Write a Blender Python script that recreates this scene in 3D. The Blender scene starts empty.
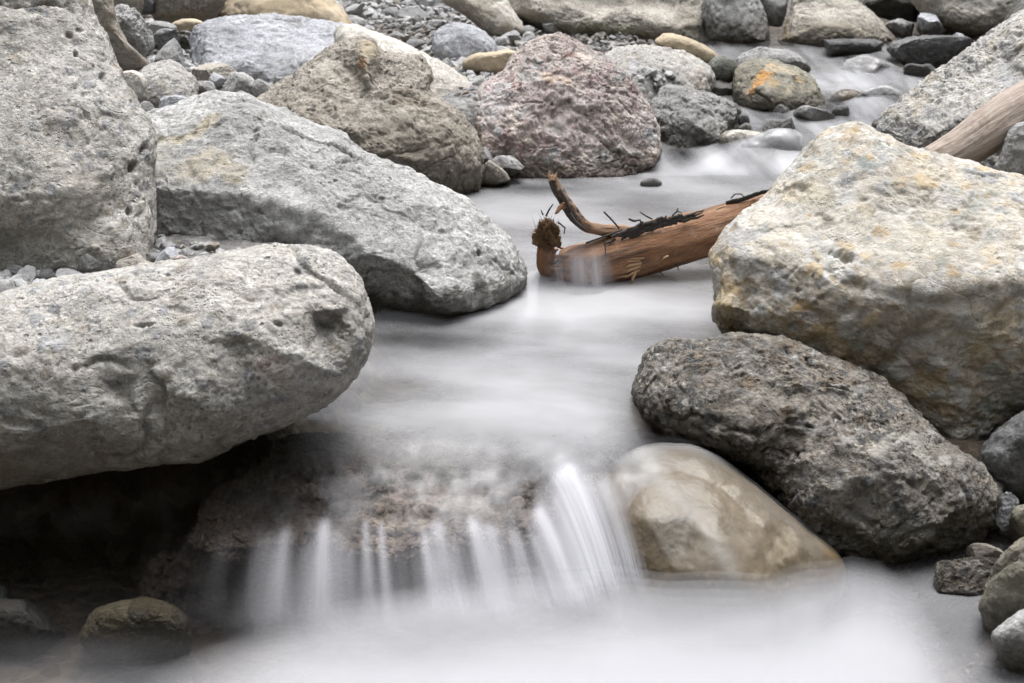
import bpy, bmesh, math, random
import numpy as np
from mathutils.geometry import delaunay_2d_cdt
from mathutils import Vector, Matrix

random.seed(7)
RNG = np.random.default_rng(7)
SC = bpy.context.scene
COL = SC.collection

# ------------------------------------------------------------------ camera maths
CAM = np.array([0.0, 0.0, 1.5]); PITCH = math.radians(-17.0); FPX = 1024 * 50 / 36.0
FWD = np.array([0, math.cos(PITCH), math.sin(PITCH)])
UPV = np.array([0, -math.sin(PITCH), math.cos(PITCH)])
RIT = np.array([1.0, 0, 0])

def ray(px, py):
    px = np.asarray(px, float); py = np.asarray(py, float)
    return FWD + RIT * ((px - 512) / FPX)[..., None] + UPV * ((341.5 - py) / FPX)[..., None]

def at_y(px, py, Y):
    d = ray(px, py); t = np.asarray(Y, float) / d[..., 1]
    return CAM + d * t[..., None]

def at_z(px, py, z):
    d = ray(px, py); t = (np.asarray(z, float) - CAM[2]) / d[..., 2]
    return CAM + d * t[..., None]

def to_px(P):
    v = P - CAM; dz = v @ FWD
    dz = np.where(dz < .05, .05, dz)
    return 512 + FPX * (v @ RIT) / dz, 341.5 - FPX * (v @ UPV) / dz

# ------------------------------------------------------------------ noise
_perm = np.random.default_rng(3).permutation(256); _perm = np.concatenate([_perm, _perm, _perm])
_grad = np.random.default_rng(4).normal(size=(256, 3)); _grad /= np.linalg.norm(_grad, axis=1)[:, None]

def perlin(p):
    i = np.floor(p).astype(int); f = p - i; i &= 255
    u = f * f * f * (f * (f * 6 - 15) + 10)
    out = 0
    for dx in (0, 1):
        wx = u[:, 0] if dx else 1 - u[:, 0]
        for dy in (0, 1):
            wy = u[:, 1] if dy else 1 - u[:, 1]
            for dz in (0, 1):
                wz = u[:, 2] if dz else 1 - u[:, 2]
                h = _perm[_perm[_perm[(i[:, 0] + dx) & 255] + ((i[:, 1] + dy) & 255)] + ((i[:, 2] + dz) & 255)]
                g = _grad[h]
                out = out + wx * wy * wz * (g[:, 0] * (f[:, 0] - dx) + g[:, 1] * (f[:, 1] - dy) + g[:, 2] * (f[:, 2] - dz))
    return out * 1.6

def fbm(p, o=4, gain=.5, lac=2.03):
    a, s = 1.0, 0
    for k in range(o):
        s = s + a * perlin(p + k * 17.3); p = p * lac; a *= gain
    return s

def ridged(p, o=4, gain=.5):
    a, s = 1.0, 0
    for k in range(o):
        s = s + a * (1 - 2 * np.abs(perlin(p + k * 11.7))); p = p * 2.05; a *= gain
    return s

def worley(p, seed=0):
    i = np.floor(p).astype(int); f = p - i
    d1 = np.full(len(p), 9.0); d2 = d1.copy(); cid = np.zeros(len(p), int)
    for dx in (-1, 0, 1):
        for dy in (-1, 0, 1):
            for dz in (-1, 0, 1):
                h = _perm[_perm[_perm[(i[:, 0] + dx + seed) & 255] + ((i[:, 1] + dy) & 255)] + ((i[:, 2] + dz) & 255)]
                r = _grad[h] * .42 + .5
                v = np.stack([dx + r[:, 0] - f[:, 0], dy + r[:, 1] - f[:, 1], dz + r[:, 2] - f[:, 2]], 1)
                d = (v ** 2).sum(1)
                nb = d < d1
                d2 = np.where(nb, d1, np.minimum(d2, d)); cid = np.where(nb, h, cid); d1 = np.where(nb, d, d1)
    return np.sqrt(d1), np.sqrt(d2), cid

def sstep(a, b, x):
    t = np.clip((np.asarray(x, float) - a) / (b - a), 0, 1); return t * t * (3 - 2 * t)

def gauss(px, py, cx, cy, rx, ry, rot=0):
    c, s = math.cos(rot), math.sin(rot); dx, dy = px - cx, py - cy
    return np.exp(-(((dx * c + dy * s) / rx) ** 2 + ((-dx * s + dy * c) / ry) ** 2))

def segdist(px, py, pts):
    d = np.full(np.shape(px), 1e9); tt = np.zeros(np.shape(px)); n = len(pts) - 1
    for k in range(n):
        ax, ay = pts[k]; bx, by = pts[k + 1]
        vx, vy = bx - ax, by - ay
        t = np.clip(((px - ax) * vx + (py - ay) * vy) / (vx * vx + vy * vy), 0, 1)
        q = np.hypot(px - ax - t * vx, py - ay - t * vy)
        tt = np.where(q < d, (k + t) / n, tt); d = np.minimum(d, q)
    return d, tt

# ------------------------------------------------------------------ materials
def new_mat(name):
    m = bpy.data.materials.new(name); m.use_nodes = True
    nt = m.node_tree; nt.nodes.clear(); return m, nt

class NB:
    """tiny node builder"""
    def __init__(s, nt): s.nt = nt
    def n(s, t, **kw):
        x = s.nt.nodes.new(t)
        for k, v in kw.items(): setattr(x, k, v)
        return x
    def l(s, a, b): s.nt.links.new(a, b)
    def set(s, sock, v):
        if hasattr(v, 'is_output'): s.l(v, sock)
        else: sock.default_value = v
    def math(s, op, a, b=0.0, clamp=False):
        x = s.n('ShaderNodeMath', operation=op, use_clamp=clamp); s.set(x.inputs[0], a); s.set(x.inputs[1], b); return x.outputs[0]
    def vadd(s, a, b, op='ADD'):
        x = s.n('ShaderNodeVectorMath', operation=op); s.set(x.inputs[0], a); s.set(x.inputs[1], b); return x.outputs[0]
    def noise(s, vec, scale, detail=6, rough=.6, dist=0):
        x = s.n('ShaderNodeTexNoise'); s.l(vec, x.inputs['Vector'])
        x.inputs['Scale'].default_value = scale; x.inputs['Detail'].default_value = detail
        x.inputs['Roughness'].default_value = rough; x.inputs['Distortion'].default_value = dist; return x.outputs[0]
    def vor(s, vec, scale, feature='F1', rand=1):
        x = s.n('ShaderNodeTexVoronoi', feature=feature); s.l(vec, x.inputs['Vector']); x.inputs['Scale'].default_value = scale
        x.inputs['Randomness'].default_value = rand
        return x
    def rng(s, v, a, b, c=0.0, d=1.0, smooth=False):
        x = s.n('ShaderNodeMapRange', interpolation_type='SMOOTHSTEP' if smooth else 'LINEAR')
        s.l(v, x.inputs[0]); x.inputs[1].default_value = a; x.inputs[2].default_value = b
        x.inputs[3].default_value = c; x.inputs[4].default_value = d; return x.outputs[0]
    def mix(s, f, a, b, mode='MIX'):
        x = s.n('ShaderNodeMix', data_type='RGBA', blend_type=mode); x.clamp_factor = True
        s.set(x.inputs[0], f)
        for k, v in ((6, a), (7, b)):
            if hasattr(v, 'is_output'): s.l(v, x.inputs[k])
            else: x.inputs[k].default_value = (*v, 1) if len(v) == 3 else v
        return x.outputs[2]
    def ramp(s, v, stops):
        x = s.n('ShaderNodeValToRGB'); s.l(v, x.inputs[0]); e = x.color_ramp.elements
        while len(e) < len(stops): e.new(.5)
        for k, (p, c) in enumerate(stops):
            e[k].position = p; e[k].color = (*c, 1) if len(c) == 3 else c
        return x.outputs[0]
    def attr(s, name):
        return s.n('ShaderNodeAttribute', attribute_name=name)

def g3(v): return (v, v, v)

def rock_mat(name, cols, clast=None, clast_amt=.0, clast_scale=28, fine=1.0, patch=5.0, pits=.5, vein=0.0,
             bump=.6, rough=.85, layered=False, var=.28, speck=.5, cracks=1.0):
    m, nt = new_mat(name); b = NB(nt)
    tc = b.n('ShaderNodeTexCoord'); oi = b.n('ShaderNodeObjectInfo')
    off = b.vadd(oi.outputs['Random'], (37.0, 91.0, 53.0), 'MULTIPLY')
    vec = b.vadd(tc.outputs['Object'], off)
    warp = b.n('ShaderNodeTexNoise'); b.l(vec, warp.inputs['Vector']); warp.inputs['Scale'].default_value = 7; warp.inputs['Detail'].default_value = 2
    wv = b.vadd(b.vadd(warp.outputs['Color'], (.5, .5, .5), 'SUBTRACT'), (.03, .03, .03), 'MULTIPLY')
    vw = b.vadd(vec, wv)
    if layered:
        mp = b.n('ShaderNodeMapping'); b.l(vw, mp.inputs[0]); mp.inputs['Scale'].default_value = (1, 1, 4); mp.inputs['Rotation'].default_value = (.4, .5, 0)
        pv = mp.outputs[0]
    else: pv = vw
    n1 = b.noise(pv, patch, 7, .62, .3)
    n = len(cols); st = [(.28 + .44 * k / max(1, n - 1), c) for k, c in enumerate(cols)]
    col = b.ramp(n1, st)
    n2 = b.noise(vec, 30, 9, .76)
    n3 = b.noise(vec, 105 * fine, 6, .75)
    v1 = b.rng(n2, .3, .7, 1 - var, 1 + var)
    v2 = b.rng(n3, .32, .68, 1 - var * 1.15, 1 + var * 1.15)
    # clasts: irregular cells, each with its own tone
    hgt_c = None
    if clast:
        vo = b.vor(vw, clast_scale); sep = b.n('ShaderNodeSeparateColor'); b.l(vo.outputs['Color'], sep.inputs[0])
        cc = b.ramp(sep.outputs[0], [((k + .5) / len(clast), c) for k, c in enumerate(clast)])
        nt.nodes[-1].color_ramp.interpolation = 'CONSTANT'
        msk = b.math('MULTIPLY', b.rng(sep.outputs[1], 1 - clast_amt - .02, 1 - clast_amt + .02), b.rng(vo.outputs['Distance'], .62, .42))
        col = b.mix(msk, col, cc)
        vo2 = b.vor(vw, clast_scale * 3.1); sep2 = b.n('ShaderNodeSeparateColor'); b.l(vo2.outputs['Color'], sep2.inputs[0])
        cc2 = b.ramp(sep2.outputs[0], [((k + .5) / len(clast), c) for k, c in enumerate(clast[::-1])])
        msk2 = b.math('MULTIPLY', b.rng(sep2.outputs[1], 1 - clast_amt - .02, 1 - clast_amt + .02), b.rng(vo2.outputs['Distance'], .6, .35))
        col = b.mix(b.math('MULTIPLY', msk2, .75), col, cc2)
        hgt_c = b.math('ADD', b.math('MULTIPLY', msk, .5), b.math('MULTIPLY', msk2, .25))
    # mineral specks
    spk = b.rng(b.noise(vec, 4.5, 4, .6), .38, .62, speck * .15, speck)
    vs = b.vor(vw, 125 * fine); seps = b.n('ShaderNodeSeparateColor'); b.l(vs.outputs['Color'], seps.inputs[0])
    col = b.mix(b.math('MULTIPLY', b.rng(seps.outputs[0], .80, .86), spk), col, b.mix(1.0, col, g3(.42), 'MULTIPLY'))
    col = b.mix(b.math('MULTIPLY', b.rng(seps.outputs[1], .82, .88), spk), col, b.mix(1.0, col, g3(1.5), 'MULTIPLY'))
    cmb = b.n('ShaderNodeCombineColor'); col = b.mix(1.0, col, cmb.outputs[0], 'MULTIPLY')
    vv = b.math('MULTIPLY', b.math('MULTIPLY', v1, v2), b.math('MULTIPLY', b.rng(b.noise(vec, 2.6, 5, .6, .4), .3, .7, .76, 1.2), b.rng(b.noise(vec, 11, 5, .65), .3, .7, .78, 1.2)))
    for k in range(3): b.l(vv, cmb.inputs[k])
    # stains carried by the mesh (iron, quartz veins, lichen), plus shade painted on undersides and in cavities
    sa = b.attr('stain_tint')
    sn = b.rng(b.noise(vw, 34, 6, .7), .32, .62)
    col = b.mix(b.math('MULTIPLY', sa.outputs['Alpha'], b.math('ADD', b.math('MULTIPLY', sn, .75), .3), True), col, sa.outputs['Color'])
    # veins / cracks
    ve = b.vor(b.vadd(vec, b.vadd(wv, (4, 4, 4), 'MULTIPLY')), 4.2, 'DISTANCE_TO_EDGE')
    crack = b.math('MULTIPLY', b.rng(ve.outputs['Distance'], .014, .0), b.rng(b.noise(vec, 6, 3), .53, .62, 0, cracks))
    if vein: col = b.mix(b.math('MULTIPLY', crack, vein), col, g3(.62))
    else: col = b.mix(b.math('MULTIPLY', crack, .22), col, g3(.07))
    # pits
    vp = b.vor(vw, 34); pm = b.rng(b.noise(vec, 11, 3, .5), .52, .62)
    pit = b.math('MULTIPLY', b.rng(vp.outputs['Distance'], .26, .14), b.math('MULTIPLY', pm, pits))
    vp2 = b.vor(vw, 90); pit2 = b.math('MULTIPLY', b.rng(vp2.outputs['Distance'], .3, .12), b.math('MULTIPLY', b.rng(b.noise(vec, 17, 3, .5), .5, .6), pits))
    pit = b.math('MAXIMUM', pit, b.math('MULTIPLY', pit2, .7))
    col = b.mix(b.math('MULTIPLY', pit, .45), col, g3(.08))
    # wetness
    we = b.attr('wet').outputs['Fac']
    wn = b.math('ADD', we, b.math('MULTIPLY', b.math('MULTIPLY', we, b.math('SUBTRACT', 1.0, we)), b.rng(n2, .3, .7, -1.2, 1.2)), True)
    col = b.mix(wn, col, b.mix(1.0, col, (.36, .34, .31), 'MULTIPLY'))
    p = b.n('ShaderNodeBsdfPrincipled'); b.l(col, p.inputs['Base Color'])
    p.inputs['Specular IOR Level'].default_value = .35
    rr = b.math('SUBTRACT', rough, b.math('MULTIPLY', wn, rough - .34)); b.l(rr, p.inputs['Roughness'])
    h = b.math('ADD', b.math('MULTIPLY', n2, .9), b.math('MULTIPLY', n3, .42))
    h = b.math('ADD', h, b.math('MULTIPLY', b.noise(vw, 70, 6, .7), .5))
    h = b.math('SUBTRACT', h, b.math('MULTIPLY', pit, .9))
    h = b.math('SUBTRACT', h, b.math('MULTIPLY', crack, .2 if not vein else 0))
    if hgt_c is not None: h = b.math('ADD', h, b.math('MULTIPLY', hgt_c, .5))
    bp = b.n('ShaderNodeBump'); bp.inputs['Strength'].default_value = bump; bp.inputs['Distance'].default_value = .028
    b.l(h, bp.inputs['Height']); b.l(bp.outputs[0], p.inputs['Normal'])
    o = b.n('ShaderNodeOutputMaterial'); b.l(p.outputs[0], o.inputs[0])
    return m

M = {}
M['granite'] = rock_mat('pale_granite', [(.35, .335, .31), (.49, .475, .45), (.44, .415, .38), (.57, .55, .515)], clast=[(.30, .30, .305), (.52, .5, .47), (.36, .33, .29), (.44, .405, .375)], clast_amt=.34, clast_scale=30, pits=1.0, patch=5, var=.27, speck=.6, bump=.7)
M['grey'] = rock_mat('grey_stone', [(.36, .355, .347), (.50, .494, .484), (.43, .425, .415), (.59, .583, .572)], patch=4, pits=.35, var=.30, vein=.35, speck=.5, bump=.8)
M['ochre'] = rock_mat('ochre_conglomerate', [(.33, .315, .285), (.45, .43, .395), (.42, .375, .31), (.52, .505, .48), (.32, .318, .312)], clast=[(.36, .36, .36), (.62, .59, .54), (.5, .43, .33), (.42, .34, .23), (.52, .5, .48)], clast_amt=.3, clast_scale=17, patch=7, pits=.5, var=.24)
M['darkcong'] = rock_mat('dark_conglomerate', [(.16, .138, .112), (.34, .308, .265), (.24, .215, .182), (.46, .43, .385)], clast=[(.12, .12, .12), (.33, .31, .29), (.24, .19, .14), (.4, .38, .36), (.17, .16, .15)], clast_amt=.5, clast_scale=26, patch=9, pits=.6, var=.42, speck=1.0, bump=1.0, rough=.6)
M['brown'] = rock_mat('brown_schist', [(.22, .195, .165), (.36, .33, .29), (.28, .25, .215), (.44, .42, .38)], patch=6, pits=.6, var=.34, layered=True, speck=.8)
M['red'] = rock_mat('reddish_breccia', [(.28, .22, .205), (.45, .40, .375), (.35, .285, .27), (.54, .5, .47)], clast=[(.42, .36, .34), (.26, .2, .19), (.38, .38, .38), (.5, .43, .38), (.33, .24, .22)], clast_amt=.45, clast_scale=16, patch=6, pits=.4, var=.3, speck=.8)
M['blue'] = rock_mat('blue_grey_limestone', [(.29, .295, .315), (.39, .395, .42), (.34, .345, .365), (.47, .475, .49)], patch=6, pits=.25, var=.26, vein=.5)
M['cream'] = rock_mat('cream_stone', [(.43, .40, .36), (.55, .52, .475), (.48, .445, .40), (.60, .57, .53)], patch=5, pits=.3, var=.22, speck=.5)
M['tan'] = rock_mat('tan_sandstone', [(.36, .29, .20), (.45, .375, .27), (.40, .33, .24), (.50, .425, .32)], patch=5, pits=.1, var=.14, speck=.3, bump=.3)
M['warm'] = rock_mat('warm_grey_stone', [(.32, .29, .25), (.41, .38, .335), (.36, .33, .29), (.46, .435, .395)], patch=5, pits=.4, var=.26, speck=.8)
M['dark'] = rock_mat('dark_slate', [(.085, .085, .087), (.15, .15, .152), (.11, .11, .11), (.2, .2, .2)], patch=8, pits=.3, var=.32, layered=True, rough=.6)
M['slate'] = rock_mat('grey_slate', [(.22, .218, .215), (.33, .328, .325), (.27, .265, .26), (.41, .405, .4)], patch=8, pits=.3, var=.28, layered=True)
M['mossy'] = rock_mat('mossy_stone', [(.06, .05, .025), (.10, .085, .045), (.075, .06, .035), (.13, .11, .07)], patch=9, pits=.5, var=.4)
M['green'] = rock_mat('dark_green_stone', [(.09, .095, .085), (.15, .155, .135), (.12, .12, .11), (.2, .2, .18)], patch=9, pits=.4, var=.3)
M['olive'] = rock_mat('olive_streaked_stone', [(.17, .155, .125), (.26, .24, .19), (.21, .2, .165), (.31, .29, .24)], patch=6, pits=.2, var=.24, layered=True)
M['polished'] = rock_mat('smooth_wet_stone', [(.145, .112, .073), (.20, .162, .114), (.165, .132, .09), (.245, .202, .15)], patch=4, pits=.0, var=.10, speck=.1, bump=.08, rough=.5, cracks=0)
M['ledge'] = rock_mat('wet_brown_rock', [(.085, .066, .054), (.20, .158, .13), (.14, .11, .09), (.30, .24, .205)], patch=9, pits=.5, var=.34, layered=True, rough=.55)
M['cave'] = rock_mat('shade_dark_wet_rock', [(.03, .028, .025), (.06, .055, .05), (.04, .036, .03), (.08, .072, .062)], patch=9, pits=.5, var=.3, rough=.6)  # wet rock; near-black colour carries the shade of the hollow and gap

# ------------------------------------------------------------------ mesh helpers
def link_mesh(name, V, F, mat=None, smooth=True, loc=None, parent=None, attrs=None):
    V = np.asarray(V, float)
    if loc is None: loc = np.array([V[:, 0].mean(), V[:, 1].mean(), V[:, 2].min()]) if parent is None else np.zeros(3)
    me = bpy.data.meshes.new(name)
    L = V - loc
    F = np.asarray(F, int)
    me.vertices.add(len(L)); me.vertices.foreach_set('co', L.astype(np.float32).ravel())
    k = F.shape[1]
    me.loops.add(F.size); me.loops.foreach_set('vertex_index', F.ravel().astype(np.int32))
    me.polygons.add(len(F)); me.polygons.foreach_set('loop_start', (np.arange(len(F)) * k).astype(np.int32))
    me.polygons.foreach_set('loop_total', np.full(len(F), k, np.int32))
    me.update(calc_edges=True); me.validate()
    me.polygons.foreach_set('use_smooth', np.full(len(me.polygons), smooth, bool))
    for nm, (typ, data) in (attrs or {}).items():
        a = me.attributes.new(nm, typ, 'POINT')
        a.data.foreach_set('color' if typ == 'FLOAT_COLOR' else 'value', np.asarray(data, np.float32).ravel())
    if mat: me.materials.append(mat)
    o = bpy.data.objects.new(name, me); COL.objects.link(o)
    o.location = Vector(loc)
    if parent: o.parent = parent
    return o

def tag(o, label=None, cat=None, group=None, kind=None):
    for k, v in (('label', label), ('category', cat), ('group', group), ('kind', kind)):
        if v: o[k] = v
    return o

_ico = {}
def ico(n):
    if n not in _ico:
        bm = bmesh.new(); bmesh.ops.create_icosphere(bm, subdivisions=n, radius=1)
        V = np.array([v.co[:] for v in bm.verts]); F = np.array([[v.index for v in f.verts] for f in bm.faces]); bm.free()
        # uneven rotation so that no icosahedron seam shows
        R = np.array(Matrix.Rotation(.7, 3, 'X') @ Matrix.Rotation(.4, 3, 'Y'))
        V = V @ R.T; V /= np.linalg.norm(V, axis=1)[:, None]
        E = np.concatenate([F[:, [0, 1]], F[:, [1, 2]], F[:, [2, 0]]])
        _ico[n] = (V, F, E)
    return _ico[n]

def normals(V, F):
    n = np.cross(V[F[:, 1]] - V[F[:, 0]], V[F[:, 2]] - V[F[:, 0]])
    N = np.zeros_like(V)
    for k in range(3): np.add.at(N, F[:, k], n)
    return N / (np.linalg.norm(N, axis=1)[:, None] + 1e-12)

def relax(x, E, n, it):
    deg = np.zeros(n); np.add.at(deg, E[:, 0], 1); np.add.at(deg, E[:, 1], 1)
    for _ in range(it):
        s = np.zeros_like(x); np.add.at(s, E[:, 0], x[E[:, 1]]); np.add.at(s, E[:, 1], x[E[:, 0]])
        x = .5 * x + .5 * (s / deg if x.ndim == 1 else s / deg[:, None])
    return x

def catmull(pts, n=8):
    P = np.array(pts, float); out = []
    N = len(P)
    for k in range(N):
        a, b_, c, d = P[k - 1], P[k], P[(k + 1) % N], P[(k + 2) % N]
        for t in np.arange(n) / n:
            out.append(.5 * ((2 * b_) + (c - a) * t + (2 * a - 5 * b_ + 4 * c - d) * t * t + (3 * b_ - a - 3 * c + d) * t ** 3))
    return np.array(out)

ROCKS = {}; BLOBS = []
def rock(kind, label, cat, pts, Y, T, mat, lean=0.0, e=.72, ctrl=(), stains_shade=(), sub=6, rough=.05, cuts=0, wet=None,
         Tb=None, seed=None, group=None, wet0=0.0, chip=1.0, key=None, link=True, clasts=None, dents=()):
    seed = seed if seed is not None else len(ROCKS) * 13 + 5
    rs = np.random.default_rng(seed)
    ang = kind == 'stone' and mat not in ('mossy', 'polished', 'tan', 'green')
    if ang: cuts = cuts + 6; rough = max(rough, .06); e = max(e, .62); pts = [tuple(np.array(p_) + .05 * (np.array(p_) - np.mean(pts, 0))) for p_ in pts]
    D, F, E = ico(sub)
    poly = catmull(pts)
    mn, mx = np.array(pts).min(0), np.array(pts).max(0); half = (mx - mn) / 2
    c = poly.mean(0); c = .5 * c + .5 * (mn + mx) / 2
    q = (poly - c) / half; th = np.arctan2(q[:, 1], q[:, 0]); rr = np.hypot(q[:, 0], q[:, 1])
    o = np.argsort(th); th, rr = th[o], rr[o]
    TH = np.concatenate([th - 2 * np.pi, th, th + 2 * np.pi]); RR = np.concatenate([rr] * 3)
    a = np.arctan2(-D[:, 1], D[:, 0]); rho = np.hypot(D[:, 0], D[:, 1])
    R = np.interp(a, TH, RR)
    s = rho ** e
    px = c[0] + half[0] * R * s * np.cos(a); py = c[1] + half[1] * R * s * np.sin(a)
    front = D[:, 2] > 0
    base = np.abs(D[:, 2]) ** e
    h = np.where(front, T * base, -(Tb or T) * base)
    if len(ctrl):
        step = max(1, len(poly) // 40)
        bp = poly[::step]
        bs = np.array(ctrl, float)
        qa = (bs[:, :2] - c) / half; ra = np.interp(np.arctan2(qa[:, 1], qa[:, 0]), TH, RR)
        sc = np.clip(np.hypot(qa[:, 0], qa[:, 1]) / ra, 0, .999)
        bc = (1 - sc ** (2 / e)) ** (e / 2)
        rat = np.clip(bs[:, 2] / np.maximum(bc, .25), .3, 1.5)
        dd = ((((bp[:, None, :] - bs[None, :, :2]) / half) ** 2).sum(2) + 1e-3) ** -1.5
        res = np.concatenate([(dd * rat[None]).sum(1) / dd.sum(1), rat])
        P2 = np.concatenate([bp, bs[:, :2]])
        vs, es, fs, ov, *_ = delaunay_2d_cdt([Vector(p) for p in P2], [], [], 0, 1e-4)
        vs = np.array([v[:] for v in vs]); val = np.array([res[x[0]] if x else 0 for x in ov])
        add = np.ones(len(D))
        for f in fs:
            A, B, C_ = vs[f[0]], vs[f[1]], vs[f[2]]
            den = (B[1] - C_[1]) * (A[0] - C_[0]) + (C_[0] - B[0]) * (A[1] - C_[1])
            if abs(den) < 1e-9: continue
            l1 = ((B[1] - C_[1]) * (px - C_[0]) + (C_[0] - B[0]) * (py - C_[1])) / den
            l2 = ((C_[1] - A[1]) * (px - C_[0]) + (A[0] - C_[0]) * (py - C_[1])) / den
            l3 = 1 - l1 - l2
            ins = (l1 >= -1e-6) & (l2 >= -1e-6) & (l3 >= -1e-6) & front
            add = np.where(ins, l1 * val[f[0]] + l2 * val[f[1]] + l3 * val[f[2]], add)
        edge_r = (dd * rat[None]).sum(1) / dd.sum(1)
        add = np.where(front & (add == 1), np.interp(a, TH, RR) * 0 + edge_r.mean(), add)
        add = relax(add, E, len(D), 14 if chip == 0 else (4 if sub >= 7 else 2))
        h = np.where(front, h * add, h)
    Yv = Y + lean * (c[1] - py) / half[1]
    W = at_y(px, py, Yv)
    vd = ray(c[0], c[1]); vd = vd / np.linalg.norm(vd)
    W = W - vd * h[:, None]
    # size in metres
    ctr = W.mean(0)
    size = math.sqrt(max(1e-6, np.ptp(W[:, 0]) * np.ptp(W @ UPV))) / 2
    # flat breaks
    for k in range(cuts):
        nrm = rs.normal(size=3)
        if sub >= 8: nrm = nrm * .42 - vd + np.array([0, 0, .35])
        nrm /= np.linalg.norm(nrm)
        pr = (W - ctr) @ nrm; lim = np.quantile(pr, rs.uniform(.76, .93) if ang else rs.uniform(.9, .97) if sub >= 8 else rs.uniform(.86, .96))
        ex = np.clip(pr - lim, 0, None); W = W - nrm * (ex * .85)[:, None]
    so = rs.uniform(0, 50, 3)
    N = normals(W, F)
    q = W / size
    dsp = .62 * fbm(q * 1.6 + so, 4) + .34 * ridged(q * 3.4 + so + 9, 5, .55)
    W = W + N * (size * rough * (dsp - dsp.mean() - .15))[:, None]
    N = normals(W, F)
    # chipped facets and small knocks in metres (scale does not follow the rock)
    k = chip * min(1.0, size / .25)
    w1, w2, ci = worley(W * 7 / max(.35, min(1, size * 2)) + so + .35 * np.stack([perlin(W * 9 + so), perlin(W * 9 + so + 7), perlin(W * 9 + so + 3)], 1))
    tone = (ci % 17) / 17.0 - .5
    W = W + N * (k * (.009 * tone * sstep(0, .3, w2 - w1) - .005 * (1 - sstep(0, .10, w2 - w1)) * (perlin(W * 5 + so) > -.05)))[:, None]
    W = W + N * (k * .0052 * fbm(W * 24 + so, 5, .62))[:, None]
    crk = np.zeros(len(W))
    if sub >= 7 and chip > .2:
        lines = np.abs(perlin(W * 2.3 + so + 31) + .16 * perlin(W * 8 + so) + .03 * perlin(W * 25 + so))
        crk = (1 - sstep(.006, .03, lines)) * sstep(.12, .3, perlin(W * 3.1 + so + 55))
        W = W - N * (.010 * crk)[:, None]
        W = W + N * (.008 * sstep(.0, .05, perlin(W * 2.3 + so + 31)) * sstep(.0, .15, perlin(W * 3.1 + so + 55)))[:, None]
    if sub >= 7:
        pn = perlin(W * 42 + so * 2)
        W = W - N * (k * .012 * sstep(.5, .8, pn) * sstep(.0, .2, perlin(W * 6 + so)))[:, None]
    for (cx, cy, rx, ry, ro, dp) in dents:
        cq, sq = math.cos(ro), math.sin(ro); dx, dy = px - cx, py - cy
        dn = np.hypot((dx * cq + dy * sq) / rx, (-dx * sq + dy * cq) / ry) + .55 * fbm(W * 32 + so, 4, .6)
        W = W - N * (.75 * dp * (1 - sstep(.35, 1.15, dn)) * front)[:, None]
    st = np.zeros((len(W), 4)); st[:, :3] = .4
    wob = .55 * fbm(W * 11 + so, 4, .6) + .3 * fbm(W * 45 + so, 3, .6)
    st[:, 3] = .55 * crk; st[:, :3] = np.where(crk[:, None] > 0, np.array([[.13, .115, .095]]), st[:, :3])
    for sn in stains_shade:
        if sn[0] == 'line':
            _, lp, w, colr, al = sn
            d, _t = segdist(px, py, lp); am = al * (1 - sstep(.6, 1.3, d / w + wob))
        else:
            cx, cy, rx, ry, ro, colr, al = sn
            cq, sq = math.cos(ro), math.sin(ro); dx, dy = px - cx, py - cy
            d = np.hypot((dx * cq + dy * sq) / rx, (-dx * sq + dy * cq) / ry)
            am = al * (1 - sstep(.6, 1.25, d + wob))
        am = am * front
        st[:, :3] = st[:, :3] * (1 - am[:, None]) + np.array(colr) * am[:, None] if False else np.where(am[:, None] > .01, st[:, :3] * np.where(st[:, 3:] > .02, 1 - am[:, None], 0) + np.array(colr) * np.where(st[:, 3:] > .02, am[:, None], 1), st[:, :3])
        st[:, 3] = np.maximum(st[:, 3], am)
    if clasts:
        n_, pal, s0, s1, box, al0 = clasts
        w3 = .35 * fbm(W * 50 + so, 3, .6)
        for k_ in range(n_):
            cx, cy = rs.uniform(box[0], box[2]), rs.uniform(box[1], box[3]); r_ = s0 + (s1 - s0) * rs.random() ** 2.2
            ro = rs.uniform(-.9, .9); cq, sq = math.cos(ro), math.sin(ro); asp = rs.uniform(.45, .9)
            sel = np.nonzero(front & (np.abs(px - cx) < r_ * 2) & (np.abs(py - cy) < r_ * 2))[0]
            if not len(sel): continue
            dx, dy = px[sel] - cx, py[sel] - cy
            d = np.hypot((dx * cq + dy * sq) / r_, (-dx * sq + dy * cq) / (r_ * asp)) + w3[sel]
            am = (1 - sstep(.8, 1.05, d)) * al0 * rs.uniform(.55, 1)
            cc = np.array(pal[rs.integers(len(pal))]) * rs.uniform(.85, 1.15)
            old = st[sel, 3:]; am = am[:, None]; tot = np.maximum(old * (1 - am) + am, 1e-4)
            st[sel, :3] = (st[sel, :3] * old * (1 - am) + cc * am) / tot; st[sel, 3:] = np.where(am > .01, tot, old)
            W[sel] += N[sel] * (.004 * min(1, size / .3) * rs.uniform(-1, 1) * (1 - sstep(.75, 1.05, d)))[:, None]
    wt = np.full(len(W), float(wet0))
    if wet: wt = np.maximum(wt, sstep(wet[0], wet[1], py + wob * 10))
    if Y < 9.4:
        wz = np.where(W[:, 1] < 3.2, 0.0, water_z(W[:, 1]))
        near = (W[:, 0] > np.interp(W[:, 1], YL, XL) - .2) & (W[:, 0] < np.interp(W[:, 1], YL, XR) + .25)
        band = 1 - sstep(.0, .05, W[:, 2] - wz - .012 - .13 * (wob + .3))
        wt = np.maximum(wt, .85 * band * near)
    BLOBS.append((W.mean(0), (W.max(0) - W.min(0)) / 2))
    ob = None
    if link:
        ob = link_mesh(kind, W, F, M[mat], attrs={'stain_tint': ('FLOAT_COLOR', st), 'wet': ('FLOAT', wt)})
        tag(ob, label, cat, group or ('boulders in and along the stream' if 'boulder' in kind else 'single stones between the boulders'))
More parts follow.
